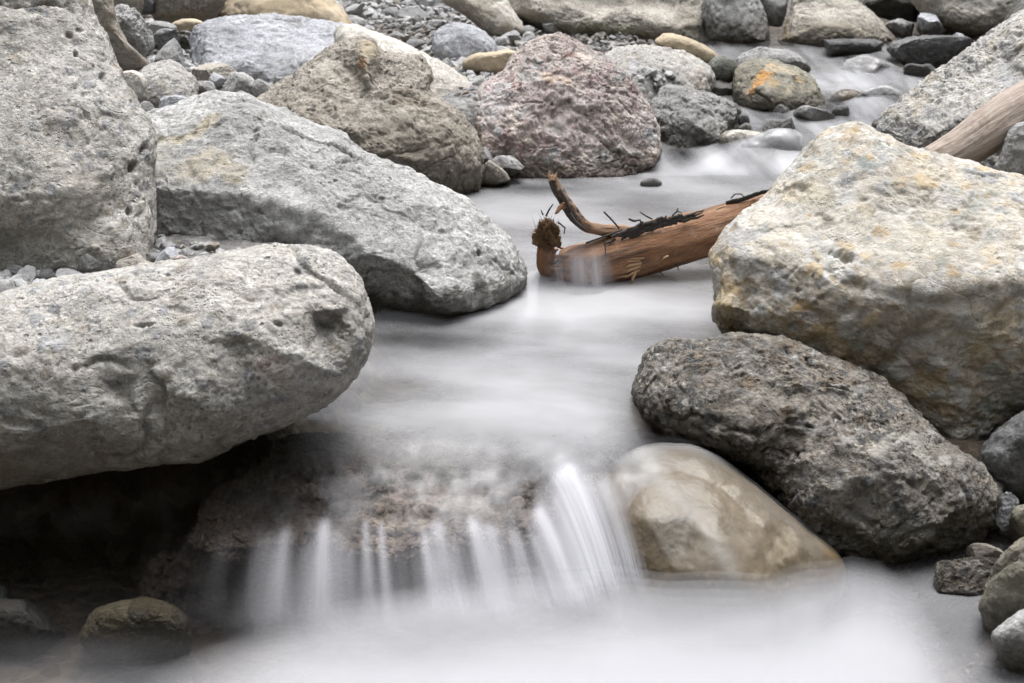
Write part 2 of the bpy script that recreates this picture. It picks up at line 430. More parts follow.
    ROCKS[key or label] = (W, F, px, py, front, N)
    return ob

# ------------------------------------------------------------------ the stream's course
YK = np.array([-9, 1.5, 3.2, 3.5, 4.3, 5.0, 5.6, 6.2, 6.6, 7.0, 7.5, 8.0, 8.6, 9.2, 10.0])
WZ = np.array([0, 0, .24, .265, .30, .325, .345, .365, .42, .49, .555, .61, .67, .72, .73])
YL = np.array([3.3, 3.6, 4.3, 5.0, 5.6, 6.2, 6.5, 7.0, 7.5, 8.0, 8.6, 9.2, 12])
XLp = np.array([250, 330, 420, 500, 480, 490, 650, 700, 730, 735, 700, 640, 640])
XRp = np.array([700, 680, 760, 800, 820, 860, 870, 900, 900, 950, 985, 1010, 1010])
_yy = np.full(len(YL), 1.0)
def _xof(pxs): return np.array([at_y(p, 341.5 - FPX * 0 + 0, Y)[0] for p, Y in zip(pxs, YL)])
# x on the water surface for a column of the picture at distance Y
def _xs(pxs):
    out = []
    for p, Y in zip(pxs, YL):
        z = np.interp(Y, YK, WZ); dz = np.array([0, Y, z]) - CAM; out.append((p - 512) / FPX * (dz @ FWD))
    return np.array(out)
XL, XR = _xs(XLp), _xs(XRp)

def water_z(Y): return np.interp(Y, YK, WZ)

def ground_z(x, y):
    """height of the stream bed, its gravel banks and the slopes added to block light"""
    sh = np.shape(x); x = np.ravel(x).astype(float); y = np.ravel(y).astype(float)
    w = water_z(y)
    xl = np.interp(y, YL, XL); xr = np.interp(y, YL, XR)
    dl = np.clip(xl - x, 0, None); dr = np.clip(x - xr, 0, None)
    bed = w - .13
    bl = np.interp(y, [3.4, 4.2, 5, 6.3, 7.5, 8.5, 11, 20], [.47, .5, .57, .66, .70, .66, .82, 1.6])
    br = np.interp(y, [3.4, 4.2, 5, 6.3, 7.5, 8.5, 11, 20], [-.08, .0, .25, .5, .62, .75, .9, 1.6])
    z = np.maximum(np.minimum(bl, bed + dl * 1.3), np.minimum(br, bed + dr * 1.2))
    lowz = -.16 + np.clip(x - 1.02, 0, .6) * .55 + np.clip(-x - 1.6, 0, 2) * .3
    t = sstep(3.34, 3.5, y + .05 * np.sin(x * 7))
    z = lowz * (1 - t) + z * t
    z = z - .26 * np.exp(-((x + .47) / .34) ** 2 - ((y - 5.35) / .42) ** 2)
    far = np.hypot(x, np.clip(y - 4, 0, 99))
    z = z + np.clip(np.abs(x) - 2.7, 0, None) * .75 + np.clip(-y - .9, 0, None) * 1.1 + np.clip(y - 11.5, 0, None) * .45  # side and rear slopes out of view, added to block low sky light
    z = np.minimum(z, 24 + .1 * far)
    p = np.stack([x, y, np.zeros_like(x)], 1)
    z = z + .03 * fbm(p * 2.2, 4) + .012 * fbm(p * 14, 3)
    return z.reshape(sh)

def seat(px, py):
    """the point of the ground seen at a picture position"""
    Y = np.linspace(2.6, 16, 400)
    P = at_y(np.full(400, px), np.full(400, py), Y)
    k = np.argmax(P[:, 2] < ground_z(P[:, 0], P[:, 1]))
    return P[k]

# ------------------------------------------------------------------ boulders and stones
QZ = (.6, .57, .51); IRON = (.38, .19, .06); OCH = (.42, .31, .15); RUST = (.36, .15, .04); WHITE = (.62, .6, .57); DK = (.1, .1, .1); GRN = (.2, .23, .2)
B = 'boulder'
rock(B, 'tall pale grey pitted boulder standing at the left edge above the gravel heap', 'boulder',
     [(-150, -60), (0, -75), (72, -45), (84, -5), (95, 20), (108, 40), (119, 66), (132, 98), (147, 122), (154, 145), (153, 175), (155, 205), (151, 240), (148, 275), (100, 285), (0, 285), (-150, 280), (-190, 120)],
     4.5, .42, 'granite', lean=.38, e=.62, sub=8, rough=.028, chip=.7, clasts=(200, [(.30, .30, .31), (.58, .56, .53), (.2, .19, .17), (.44, .36, .3), (.36, .35, .33), (.52, .5, .47)], 1.5, 8, (0, 0, 152, 250), .6), dents=[(98, 78, 4, 4, 0, .03), (72, 57, 3, 3, 0, .03), (136, 148, 6, 4, -.6, .03), (126, 163, 5, 5, 0, .03), (122, 205, 4, 4, 0, .025), (65, 40, 5, 3, 0, .02), (80, 118, 8, 4, .3, .015)],
     ctrl=[(40, 40, .85), (100, 60, .62), (60, 110, 1.0), (125, 150, .75), (110, 205, .72), (60, 185, .95), (10, 120, 1.05), (0, 190, .95), (60, 225, .74), (0, 235, .62), (-60, 120, 1)],
     stains_shade=[(52, 4, 8, 7, 0, GRN, .9), (20, 240, 90, 30, 0, (.24, .23, .19), .6), (90, 185, 30, 18, .5, (.42, .36, .3), .4)], wet=None)  # the wide lower-left patch paints the undercut's shade
rock(B, 'large grey boulder with cream lichen streak and dark undercut facet beside the pool', 'boulder',
     [(100, 150), (140, 118), (175, 107), (205, 96), (232, 93), (256, 99), (282, 113), (305, 125), (340, 135), (364, 152), (392, 166), (422, 181), (452, 196), (478, 209), (497, 225), (514, 244), (524, 266), (521, 287), (506, 299), (482, 309), (452, 316), (425, 330), (380, 345), (320, 350), (240, 345), (160, 300), (110, 240)],
     4.72, .46, 'grey', lean=.24, e=.72, sub=8, rough=.03, chip=1.2, clasts=(120, [(.58, .57, .55), (.28, .28, .275), (.2, .2, .195), (.5, .49, .47)], 1.5, 7, (160, 100, 520, 320), .55),
     ctrl=[(165, 150, .62), (210, 140, .66), (260, 150, .76), (215, 192, .96), (165, 190, .86), (280, 200, .98), (330, 180, .84), (340, 225, 1.04), (370, 250, 1.12), (405, 268, 1.08), (440, 303, .92), (390, 210, .92), (440, 235, .86), (470, 260, .8), (500, 270, .6),
           (200, 228, .80), (260, 240, .85), (320, 264, .85), (375, 300, .62), (420, 312, .62), (300, 310, .7)],
     stains_shade=[('line', [(222, 125), (212, 132), (203, 141), (190, 146), (170, 143)], 4.5, (.56, .49, .36), .85), (212, 172, 26, 14, -.3, (.54, .47, .36), .75), (168, 160, 22, 20, 0, (.45, .42, .36), .5), (240, 178, 12, 10, 0, (.5, .43, .3), .6)],
     wet=(306, 328))
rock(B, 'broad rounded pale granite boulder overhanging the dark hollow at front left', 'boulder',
     [(-140, 330), (-60, 308), (-20, 301), (20, 289), (60, 277), (100, 270), (150, 263), (200, 258), (240, 250), (270, 247), (300, 248), (325, 255), (345, 269), (360, 290), (368, 317), (367, 345), (358, 370), (340, 393), (315, 412), (280, 427), (240, 441), (200, 455), (150, 463), (100, 471), (50, 481), (0, 490), (-60, 500), (-150, 480)],
     3.32, .30, 'granite', lean=.12, e=.70, sub=8, rough=.022, chip=.55, clasts=(260, [(.30, .30, .31), (.58, .56, .53), (.2, .19, .17), (.42, .37, .33), (.36, .35, .33), (.52, .5, .47)], 1.5, 7, (0, 255, 366, 480), .6), dents=[(318, 325, 26, 9, .5, .022), (300, 295, 30, 7, -.1, .012), (140, 328, 6, 2.5, .1, .02), (148, 328, 4, 2, 0, .015), (268, 326, 6, 2, .2, .02), (80, 368, 4, 3, 0, .016), (146, 366, 5, 3, 0, .012), (175, 314, 16, 5, .2, .012), (230, 350, 20, 8, .1, .012), (110, 306, 18, 5, .1, .01), (30, 420, 22, 5, .1, .012), (270, 440, 24, 5, -.3, .015)],
     ctrl=[(60, 310, .72), (150, 290, .66), (240, 280, .66), (300, 270, .55), (20, 370, 1.05), (120, 350, 1.0), (220, 330, .98), (290, 318, .9), (310, 330, .72), (345, 340, .72), (340, 310, .7), (290, 360, 1.02), (330, 375, .72), (200, 400, 1.0), (100, 415, 1.0), (20, 430, .95), (250, 415, .72), (180, 432, .7), (90, 450, .6), (10, 465, .55)],
     stains_shade=[(265, 372, 22, 14, .2, (.36, .28, .25), .55), (290, 300, 30, 12, .3, (.50, .48, .44), .5), (120, 300, 60, 14, -.1, (.52, .49, .45), .5), (130, 450, 170, 22, -.12, (.27, .25, .2), .6), (60, 340, 14, 10, 0, (.5, .5, .52), .6)])  # the long dark band paints shade along the underside
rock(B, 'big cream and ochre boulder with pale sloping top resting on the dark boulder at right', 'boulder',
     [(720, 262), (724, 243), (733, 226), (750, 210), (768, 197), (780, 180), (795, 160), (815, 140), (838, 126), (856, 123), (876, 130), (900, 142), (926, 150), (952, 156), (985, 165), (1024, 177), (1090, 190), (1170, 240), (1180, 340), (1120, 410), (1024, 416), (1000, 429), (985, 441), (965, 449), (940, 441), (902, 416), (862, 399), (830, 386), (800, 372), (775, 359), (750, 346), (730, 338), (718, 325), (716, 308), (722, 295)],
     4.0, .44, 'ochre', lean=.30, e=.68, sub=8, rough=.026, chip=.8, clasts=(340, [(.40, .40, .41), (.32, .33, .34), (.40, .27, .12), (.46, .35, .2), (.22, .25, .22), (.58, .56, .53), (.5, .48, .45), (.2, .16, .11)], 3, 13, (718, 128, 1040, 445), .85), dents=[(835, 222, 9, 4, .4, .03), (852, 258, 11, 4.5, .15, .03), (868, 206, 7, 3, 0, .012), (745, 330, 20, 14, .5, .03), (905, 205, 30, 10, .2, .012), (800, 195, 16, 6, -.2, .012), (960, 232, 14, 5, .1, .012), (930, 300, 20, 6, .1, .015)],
     ctrl=[(850, 150, .58), (820, 175, .66), (900, 165, .62), (960, 190, .68), (1020, 210, .74), (800, 215, .76), (870, 215, .82), (950, 235, .92), (760, 232, .76), (745, 255, .80), (790, 265, .98), (850, 272, 1.05), (900, 282, 1.1), (960, 285, 1.12), (1020, 275, 1.1),
           (735, 300, .78), (765, 310, .82), (740, 325, .6), (800, 335, .78), (860, 350, .76), (920, 365, .74), (980, 370, .74), (1030, 350, .8), (960, 415, .5), (900, 392, .55), (1000, 405, .5), (830, 368, .55)],
     stains_shade=[(880, 225, 150, 38, 0, (.60, .565, .50), .55), (870, 352, 168, 62, .15, (.20, .16, .11), .85), (905, 372, 30, 16, .1, (.36, .23, .09), .7), (985, 318, 18, 26, .2, (.37, .25, .11), .6), (790, 345, 22, 12, .3, (.34, .22, .09), .6), (945, 345, 22, 12, -.2, (.40, .39, .38), .6), (870, 312, 26, 10, .1, (.40, .38, .36), .6), (1010, 385, 20, 14, .2, (.4, .38, .35), .5), (930, 180, 46, 14, .2, (.50, .41, .28), .45), (985, 250, 50, 14, .0, (.52, .44, .32), .4), (790, 250, 30, 10, .2, (.52, .45, .34), .4), (870, 170, 10, 9, 0, (.22, .25, .25), .9), (905, 158, 10, 6, 0, (.25, .27, .26), .8), (975, 208, 26, 7, -.7, (.22, .25, .22), .75), (915, 227, 16, 5, 0, (.26, .27, .24), .7), (800, 148, 32, 30, -.5, (.42, .42, .41), .45),  # broad ochre-brown front and pale top also paint in shade and light
             (810, 195, 34, 12, 0, (.5, .44, .32), .65), (741, 300, 11, 34, .1, OCH, .8), (810, 320, 26, 18, .2, (.35, .23, .11), .6), (850, 350, 26, 15, .2, (.33, .2, .09), .75), (845, 334, 10, 9, 0, OCH, .8), (925, 380, 50, 25, .1, (.33, .24, .13), .6), (985, 350, 22, 36, 0, (.36, .27, .16), .6), (800, 180, 9, 5, .3, (.25, .24, .22), .7),
             (960, 320, 22, 26, .4, (.42, .38, .3), .7), (893, 365, 14, 9, 0, (.25, .29, .25), .7), (915, 345, 13, 13, 0, (.42, .42, .42), .6), (880, 250, 70, 14, 0, (.62, .59, .52), .5), (835, 225, 8, 4, .4, DK, .8), (850, 258, 12, 4, .1, (.2, .18, .15), .8), (872, 258, 6, 4, 0, (.5, .36, .16), .8),  # dark marks in the two cavities are painted shade
             (770, 285, 12, 34, 0, (.42, .41, .4), .5), (920, 430, 60, 16, .4, (.17, .15, .1), .6)])  # last patch paints shade along the underside
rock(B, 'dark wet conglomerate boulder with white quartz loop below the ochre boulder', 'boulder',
     [(637, 398), (640, 380), (648, 360), (661, 346), (680, 339), (706, 339), (735, 335), (790, 340), (850, 365), (902, 400), (942, 438), (970, 455), (990, 470), (1000, 491), (998, 511), (986, 531), (966, 547), (930, 562), (890, 575), (850, 570), (815, 552), (790, 524), (765, 494), (740, 469), (700, 450), (662, 432), (645, 417)],
     3.48, .34, 'darkcong', lean=.16, e=.72, sub=8, rough=.045, chip=1.3, clasts=(260, [(.36, .35, .33), (.48, .46, .43), (.1, .1, .1), (.26, .2, .14), (.2, .19, .18), (.56, .54, .5), (.33, .28, .22)], 2, 11, (640, 340, 1000, 555), .85),
     ctrl=[(680, 365, .55), (720, 370, .68), (700, 410, .8), (770, 390, .75), (760, 430, .98), (820, 410, .8), (840, 440, 1.02), (880, 430, .85), (900, 470, 1.05), (950, 470, .85), (970, 500, .8), (820, 480, .98), (780, 470, .8), (850, 520, .85), (910, 520, .92), (960, 530, .6), (660, 400, .6)],
     stains_shade=[('line', [(870, 452), (885, 440), (905, 438), (915, 452), (922, 470), (926, 480)], 5, QZ, .9), (793, 440, 9, 6, 0, WHITE, .7), (700, 372, 20, 5, 1.0, DK, .9), (880, 465, 12, 18, .3, (.36, .34, .32), .6), (845, 440, 12, 6, 0, WHITE, .6), (720, 385, 16, 10, 0, (.36, .32, .28), .6), (900, 535, 110, 22, .1, (.11, .1, .06), .6)],
     wet=(500, 580), wet0=0)
rock(B, 'lumpy brown boulder with a rust spotted knob on top behind the big grey one', 'boulder',
     [(250, 110), (272, 91), (285, 80), (300, 68), (318, 56), (334, 46), (352, 38), (371, 39), (380, 50), (398, 53), (416, 56), (430, 71), (429, 88), (438, 96), (451, 106), (468, 125), (480, 146), (481, 172), (471, 190), (450, 200), (420, 200), (390, 195), (350, 180), (300, 160), (262, 135)],
     6.25, .46, 'brown', lean=.18, e=.72, sub=8, rough=.04, chip=1.5,
     ctrl=[(300, 85, .55), (340, 62, .5), (365, 55, .75), (385, 70, .55), (415, 72, .5), (330, 95, .8), (370, 95, .75), (410, 100, .72), (425, 95, .6), (300, 120, .85), (350, 125, 1.0), (395, 125, .92), (440, 130, .9), (460, 160, .72), (420, 160, .92), (380, 150, .95)],
     stains_shade=[(420, 145, 62, 48, .3, (.17, .145, .11), .7), (330, 120, 60, 24, .3, (.23, .2, .16), .5), (362, 66, 4, 8, 0, RUST, .9), (366, 52, 10, 8, 0, (.42, .34, .2), .7), (345, 60, 20, 8, -.6, (.42, .40, .36), .5), (410, 96, 16, 12, .2, (.2, .16, .12), .5), (350, 70, 30, 20, 0, (.44, .41, .34), .35)], wet=(140, 195), wet0=.0)
rock(B, 'long blue-grey limestone boulder lying behind the cluster of pale stones at upper left', 'boulder',
     [(179, 45), (181, 33), (198, 25), (225, 18), (262, 15), (300, 17), (330, 21), (352, 26), (372, 36), (380, 52), (360, 75), (320, 92), (270, 98), (215, 84), (188, 72), (178, 60)],
     7.5, .40, 'blue', lean=.22, e=.7, sub=7, rough=.04,
     ctrl=[(230, 40, .7), (290, 35, .6), (330, 40, .55), (200, 50, .6), (250, 62, 1.0), (300, 60, .9), (340, 62, .8), (225, 70, .8), (270, 80, .75)], cuts=3,
     stains_shade=[(270, 72, 26, 9, -.2, (.3, .3, .3), .5)])
rock(B, 'cream pale slab boulder sloping behind the rust knobbed brown boulder', 'boulder',
     [(335, 35), (352, 24), (372, 30), (400, 42), (430, 56), (455, 70), (472, 88), (468, 112), (440, 120), (400, 110), (350, 80)],
     7.0, .28, 'cream', lean=.16, e=.68, sub=6, rough=.03)
rock(B, 'rounded purple-red breccia boulder at the head of the calm pool', 'boulder',
     [(473, 112), (478, 95), (490, 82), (505, 70), (515, 55), (530, 42), (548, 36), (566, 38), (590, 48), (610, 60), (628, 75), (641, 95), (651, 115), (659, 140), (657, 158), (640, 172), (600, 184), (550, 190), (510, 184), (490, 168), (479, 150), (474, 130)],
     6.6, .50, 'red', lean=.20, e=.70, sub=8, rough=.045, chip=1.5, cuts=6, clasts=(160, [(.48, .42, .39), (.25, .17, .155), (.38, .38, .385), (.56, .5, .46), (.2, .15, .14), (.33, .34, .33)], 1.8, 9, (475, 40, 660, 185), .8),
     ctrl=[(520, 75, .5), (555, 60, .5), (590, 75, .62), (500, 105, .72), (550, 100, .82), (600, 105, .9), (630, 120, .75), (500, 140, .8), (550, 135, 1.02), (600, 140, .98), (640, 150, .62), (560, 165, .85)],
     stains_shade=[(560, 80, 18, 5, .2, (.52, .4, .3), .7), (568, 108, 13, 10, -.4, (.52, .45, .42), .6), (495, 100, 14, 20, .2, (.38, .38, .4), .7), (545, 50, 22, 10, 0, (.56, .5, .46), .5), (620, 145, 24, 16, -.4, (.36, .36, .35), .6), (515, 140, 22, 12, 0, (.26, .17, .16), .6)], wet=(160, 186))
rock(B, 'pinkish grey pebbly boulder between the red boulder and the tan wedge', 'boulder',
     [(600, 62), (612, 50), (632, 46), (655, 46), (680, 51), (700, 60), (713, 70), (714, 86), (700, 100), (650, 108), (620, 100), (600, 85)],
     7.55, .34, 'granite', lean=.14, e=.7, sub=6, rough=.045, chip=1.4, stains_shade=[(634, 66, 5, 7, 0, (.5, .5, .53), .8), (700, 80, 12, 10, 0, (.42, .33, .27), .5)])
rock(B, 'dark grey angular wet boulder at the right foot of the red boulder', 'boulder',
     [(642, 112), (650, 100), (664, 86), (684, 88), (704, 92), (722, 98), (738, 108), (741, 124), (733, 141), (712, 156), (685, 164), (660, 162), (655, 140), (648, 125)],
     6.95, .32, 'slate', lean=.12, e=.68, sub=7, rough=.06, chip=1.6, cuts=8,
     ctrl=[(668, 98, .6), (700, 105, .7), (728, 110, .5), (690, 122, 1.0), (715, 125, .95), (670, 125, .85), (735, 125, .6), (700, 145, .7)],
     stains_shade=[('line', [(676, 150), (700, 125), (722, 106)], 3, (.42, .42, .42), .6)], wet=(112, 146), wet0=.35)
rock('stone', 'tan wedge shaped stone leaning on the pinkish pebbly boulder', 'stone',
     [(655, 42), (660, 36), (669, 33), (686, 37), (706, 46), (719, 56), (718, 66), (704, 64), (682, 53), (664, 48)], 7.75, .14, 'tan', e=.66, sub=6, rough=.03)
rock('stone', 'round dark green stone beside the tip of the tan wedge', 'stone',
     [(707, 68), (711, 60), (720, 55), (730, 57), (737, 64), (737, 75), (731, 83), (718, 84), (709, 78)], 7.6, .09, 'green', e=.8, sub=5)
rock('stone', 'small dark wedge in the shade under the round green stone', 'stone',
     [(706, 90), (712, 84), (722, 80), (731, 84), (733, 96), (725, 102), (712, 98)], 7.5, .08, 'slate', e=.7, sub=5, cuts=4)
rock(B, 'olive boulder with bright orange iron streak midstream', 'boulder',
     [(732, 92), (735, 72), (744, 63), (764, 59), (790, 66), (806, 73), (816, 82), (823, 99), (822, 114), (790, 120), (750, 116), (736, 106)],
     7.5, .3, 'olive', lean=.1, e=.72, sub=7, rough=.035, ctrl=[(760, 75, .7), (790, 80, .72), (770, 95, 1.0), (805, 90, .7), (748, 90, .8), (795, 103, .8)],
     stains_shade=[('line', [(751, 94), (757, 86), (762, 76), (772, 69)], 4.5, (.52, .27, .08), 1.0), ('line', [(768, 69), (785, 70), (796, 76)], 3.2, (.5, .42, .3), .9), (797, 79, 6, 4, .5, (.45, .3, .1), .8), ('line', [(770, 105), (785, 94), (793, 84)], 2.6, (.42, .38, .28), .85), (774, 84, 6, 4, -.4, (.4, .26, .1), .6), (750, 97, 4, 4, 0, WHITE, .7)], wet=(96, 118))
rock(B, 'grey water washed boulder just behind the orange streaked one', 'boulder',
     [(734, 64), (742, 54), (760, 47), (775, 49), (790, 51), (803, 58), (810, 70), (800, 82), (760, 84), (738, 78)], 8.05, .24, 'slate', e=.7, sub=6, rough=.05, cuts=3, wet=(55, 75))
# top row
rock(B, 'smooth tan grey dome boulder on the far bank above the water', 'boulder',
     [(780, 44), (783, 32), (789, 14), (797, -6), (816, -16), (835, -12), (852, -1), (872, 13), (888, 29), (897, 44), (870, 56), (820, 56)], 9.25, .4, 'warm', lean=.15, e=.72, sub=7, rough=.02,
     ctrl=[(820, 5, .55), (845, 12, .7), (800, 20, .7), (835, 25, 1.0), (865, 30, .8)], stains_shade=[(787, 30, 4, 10, 0, (.35, .26, .08), .8), (838, 30, 44, 12, 0, (.22, .19, .14), .75)], wet=None)
rock(B, 'dark grey wet boulder left of the smooth dome on the far bank', 'boulder',
     [(704, 20), (704, 0), (712, -22), (740, -24), (757, -5), (764, 14), (770, 34), (766, 46), (735, 52), (712, 46)], 9.3, .35, 'slate', lean=.1, e=.66, sub=6, rough=.05, cuts=3, wet=(5, 30), wet0=.1)
rock(B, 'grey upright stone squeezed beside the smooth dome on the far bank', 'boulder',
     [(752, -20), (775, -24), (788, -10), (786, 12), (780, 30), (768, 32), (760, 10)], 9.6, .2, 'slate', e=.66, sub=5, cuts=3)
rock(B, 'very long buff grey slab boulder along the top of the far bank', 'boulder',
     [(503, 8), (505, -30), (540, -60), (640, -66), (692, -50), (708, -8), (716, 14), (718, 36), (714, 48), (690, 50), (640, 46), (585, 40), (555, 32), (528, 22)], 9.65, .5, 'warm', lean=.2, e=.64, sub=7, rough=.03,
     ctrl=[(560, 0, .7), (620, 5, .8), (680, 5, .7), (600, 20, 1.0), (660, 22, 1.0), (540, 12, .85), (690, 25, .8)], stains_shade=[(600, 30, 46, 9, .05, (.17, .17, .09), .75), (690, 25, 30, 12, 0, (.22, .2, .14), .6), (535, 14, 14, 8, .4, (.36, .32, .24), .5)])
rock(B, 'buff sloping boulder left of the long slab at the top of the gravel', 'boulder',
     [(440, -5), (450, -30), (490, -36), (505, -6), (515, 12), (523, 24), (524, 36), (510, 42), (490, 34), (465, 16)], 9.3, .3, 'cream', lean=.12, e=.68, sub=6, rough=.035, stains_shade=[(510, 26, 14, 9, .4, (.3, .25, .18), .7), (480, 5, 22, 10, .3, (.44, .38, .29), .6)])
rock(B, 'wide orange tan boulder on the bank behind the blue-grey limestone', 'boulder',
     [(215, 20), (222, -6), (245, -36), (285, -44), (318, -26), (333, 0), (348, 17), (353, 30), (330, 40), (280, 40), (240, 34)], 9.1, .38, 'tan', lean=.15, e=.7, sub=6, rough=.025, stains_shade=[(290, 8, 40, 12, 0, (.5, .4, .27), .5), (245, 12, 16, 10, 0, (.3, .26, .2), .6)])
rock(B, 'brown boulder behind the left cluster with shadowed underside, next to the orange tan one', 'boulder',
     [(150, 8), (152, -20), (180, -36), (215, -28), (226, -6), (220, 12), (206, 21), (180, 26), (160, 25)], 8.7, .28, 'brown', e=.7, sub=6, rough=.03, stains_shade=[(180, 18, 30, 8, 0, (.28, .23, .15), .6)])
rock(B, 'brown grey boulder peeping over the textured grey stone at upper left', 'boulder',
     [(100, 5), (104, -22), (125, -28), (142, -12), (143, 8), (136, 22), (115, 20)], 8.2, .2, 'brown', e=.7, sub=5)
rock('stone', 'dark grey stone wedged between the two brown boulders at the upper left', 'stone',
     [(138, 6), (141, -14), (152, -18), (155, 2), (152, 18), (142, 18)], 8.55, .1, 'dark', e=.7, sub=5, cuts=3)
rock('stone', 'flat tan stone under the overhang of the brown boulder', 'stone',
     [(172, 24), (182, 19), (196, 19), (203, 23), (196, 29), (178, 30)], 8.1, .1, 'tan', e=.7, sub=5)
rock('stone', 'grey stone in the gap left of the flat tan one', 'stone',
     [(148, 28), (153, 22), (166, 22), (176, 27), (173, 34), (154, 34)], 7.95, .09, 'slate', e=.7, sub=5)
rock(B, 'big mottled grey boulder hanging over the far bank at the top right corner', 'boulder',
     [(908, -8), (915, -50), (980, -74), (1060, -60), (1085, -10), (1065, 24), (1022, 36), (990, 40), (960, 34), (936, 24), (920, 12)], 9.5, .5, 'warm', lean=.15, e=.66, sub=7, rough=.03,
     ctrl=[(950, 0, .8), (1000, 5, 1.0), (960, 22, .8), (1010, 25, .8)], stains_shade=[(980, 30, 60, 8, .1, (.18, .17, .13), .8), (985, 0, 20, 10, 0, (.42, .41, .39), .6)])
rock('stone', 'rock coloured black for the shade in the gap between the dome and the corner boulder', 'stone',  # black colour stands in for the shade of the gap
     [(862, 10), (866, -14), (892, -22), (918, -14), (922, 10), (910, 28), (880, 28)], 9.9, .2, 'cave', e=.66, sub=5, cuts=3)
rock('stone', 'rounded grey stone at the mouth of the dark gap on the far bank', 'stone',
     [(882, 34), (887, 24), (899, 19), (911, 22), (918, 30), (921, 39), (900, 44)], 9.2, .11, 'slate', e=.68, sub=5, cuts=3)
rock('stone', 'lilac grey upright stone under the corner boulder', 'stone',
     [(912, 20), (918, 14), (930, 11), (940, 22), (945, 34), (940, 40), (922, 38)], 9.1, .12, 'blue', e=.66, sub=5, cuts=4)
rock('stone', 'little grey stone on the dark waterside slab', 'stone', [(950, 37), (956, 33), (963, 35), (966, 42), (952, 43)], 8.75, .05, 'blue', e=.7, sub=4)
# in the upper water
rock('stone', 'long dark flat slab lying in the upper water under the dome', 'stone',
     [(818, 46), (824, 41), (845, 39), (870, 40), (884, 42), (886, 50), (870, 56), (840, 56), (822, 55)], 8.7, .2, 'dark', e=.5, sub=6, rough=.05, cuts=2, wet0=.35)
rock('stone', 'large dark rounded slab lying in the upper water before the corner boulder', 'stone',
     [(890, 50), (900, 41), (925, 37), (955, 37), (985, 40), (990, 50), (968, 58), (945, 66), (915, 68), (898, 62)], 8.35, .26, 'dark', e=.6, sub=6, rough=.05, cuts=1, wet0=.2, stains_shade=[(935, 42, 36, 4, 0, (.3, .3, .3), .5)])
rock('stone', 'small black brown stone in the water below the large dark slab', 'stone',
     [(904, 70), (908, 64), (920, 65), (930, 64), (936, 70), (930, 78), (908, 78)], 7.95, .08, 'dark', e=.6, sub=5, cuts=2, wet0=.4)
rock('stone', 'pale water covered stone with ripples in the upper channel', 'stone',
     [(832, 72), (842, 62), (862, 57), (885, 59), (902, 65), (906, 76), (880, 84), (845, 82)], 8.05, .18, 'granite', e=.7, sub=6, wet0=.3, key='veiled pale')
rock('stone', 'rounded grey stone under a veil of water left of the pebbly bank boulder', 'stone',
     [(850, 106), (860, 95), (882, 88), (902, 94), (912, 108), (900, 122), (860, 122)], 7.35, .16, 'slate', e=.8, sub=6, wet0=.3, key='veiled grey')
rock('stone', 'ochre rounded stone under water right of the orange streaked boulder', 'stone',
     [(828, 102), (836, 92), (850, 89), (862, 94), (864, 108), (846, 114), (832, 112)], 7.45, .12, 'polished', e=.8, sub=6, wet0=.3, key='veiled ochre')
rock('stone', 'small dark square block poking from the rapid', 'stone', [(829, 112), (832, 107), (846, 106), (849, 112), (847, 121), (832, 122)], 7.12, .06, 'dark', e=.5, sub=5, wet0=.5)
rock('stone', 'grey angular stone left of the dark block in the rapid', 'stone', [(788, 118), (796, 109), (808, 106), (822, 110), (834, 116), (832, 126), (795, 127)], 7.05, .1, 'slate', e=.62, sub=5, cuts=4, wet0=.15)
rock('stone', 'small pointed grey stone below the orange streaked boulder', 'stone', [(768, 113), (774, 105), (780, 102), (790, 108), (797, 116), (780, 120)], 7.2, .07, 'slate', e=.62, sub=5, cuts=4)
rock('stone', 'low dark stone with pale top just upstream of the veiled hump', 'stone', [(760, 128), (768, 121), (782, 120), (794, 117), (797, 125), (782, 133), (766, 134)], 6.85, .08, 'slate', e=.6, sub=5, cuts=3, wet0=.2)
rock('stone', 'pale buff flat stone half under water at the dark wet boulder', 'stone', [(720, 142), (724, 133), (738, 130), (756, 132), (770, 136), (768, 146), (740, 152), (724, 150)], 6.7, .12, 'cream', e=.62, sub=5, wet=(138, 148), wet0=.1)
rock('stone', 'small dark knob at the right tip of the dark wet boulder', 'stone', [(738, 118), (743, 112), (749, 118), (748, 126), (740, 126)], 6.9, .05, 'dark', e=.65, sub=4, wet0=.3)
rock('stone', 'small grey knob with buff face beneath the dark knob', 'stone', [(735, 130), (740, 123), (749, 124), (751, 131), (744, 136)], 6.8, .05, 'slate', e=.65, sub=4)
rock('stone', 'smooth hump under the rushing veil between the boulders', 'stone', [(716, 176), (728, 158), (745, 146), (768, 135), (788, 133), (802, 142), (800, 165), (780, 190), (735, 192)], 6.55, .13, 'slate', e=.8, sub=6, rough=.03, wet0=.5, key='hump')
rock('pebble', 'single dark pebble breaking the calm pool above the driftwood branch', 'pebble', [(640, 183), (646, 179), (655, 178), (662, 183), (655, 189), (645, 189)], 6.03, .04, 'slate', e=.7, sub=4, wet0=.4, group='lone pebbles')
rock('stone', 'dark red brown stone at the water foot of the pebbly bank boulder', 'stone', [(872, 126), (876, 118), (886, 117), (890, 124), (884, 130)], 6.75, .05, 'ledge', e=.7, sub=4, wet0=.3)
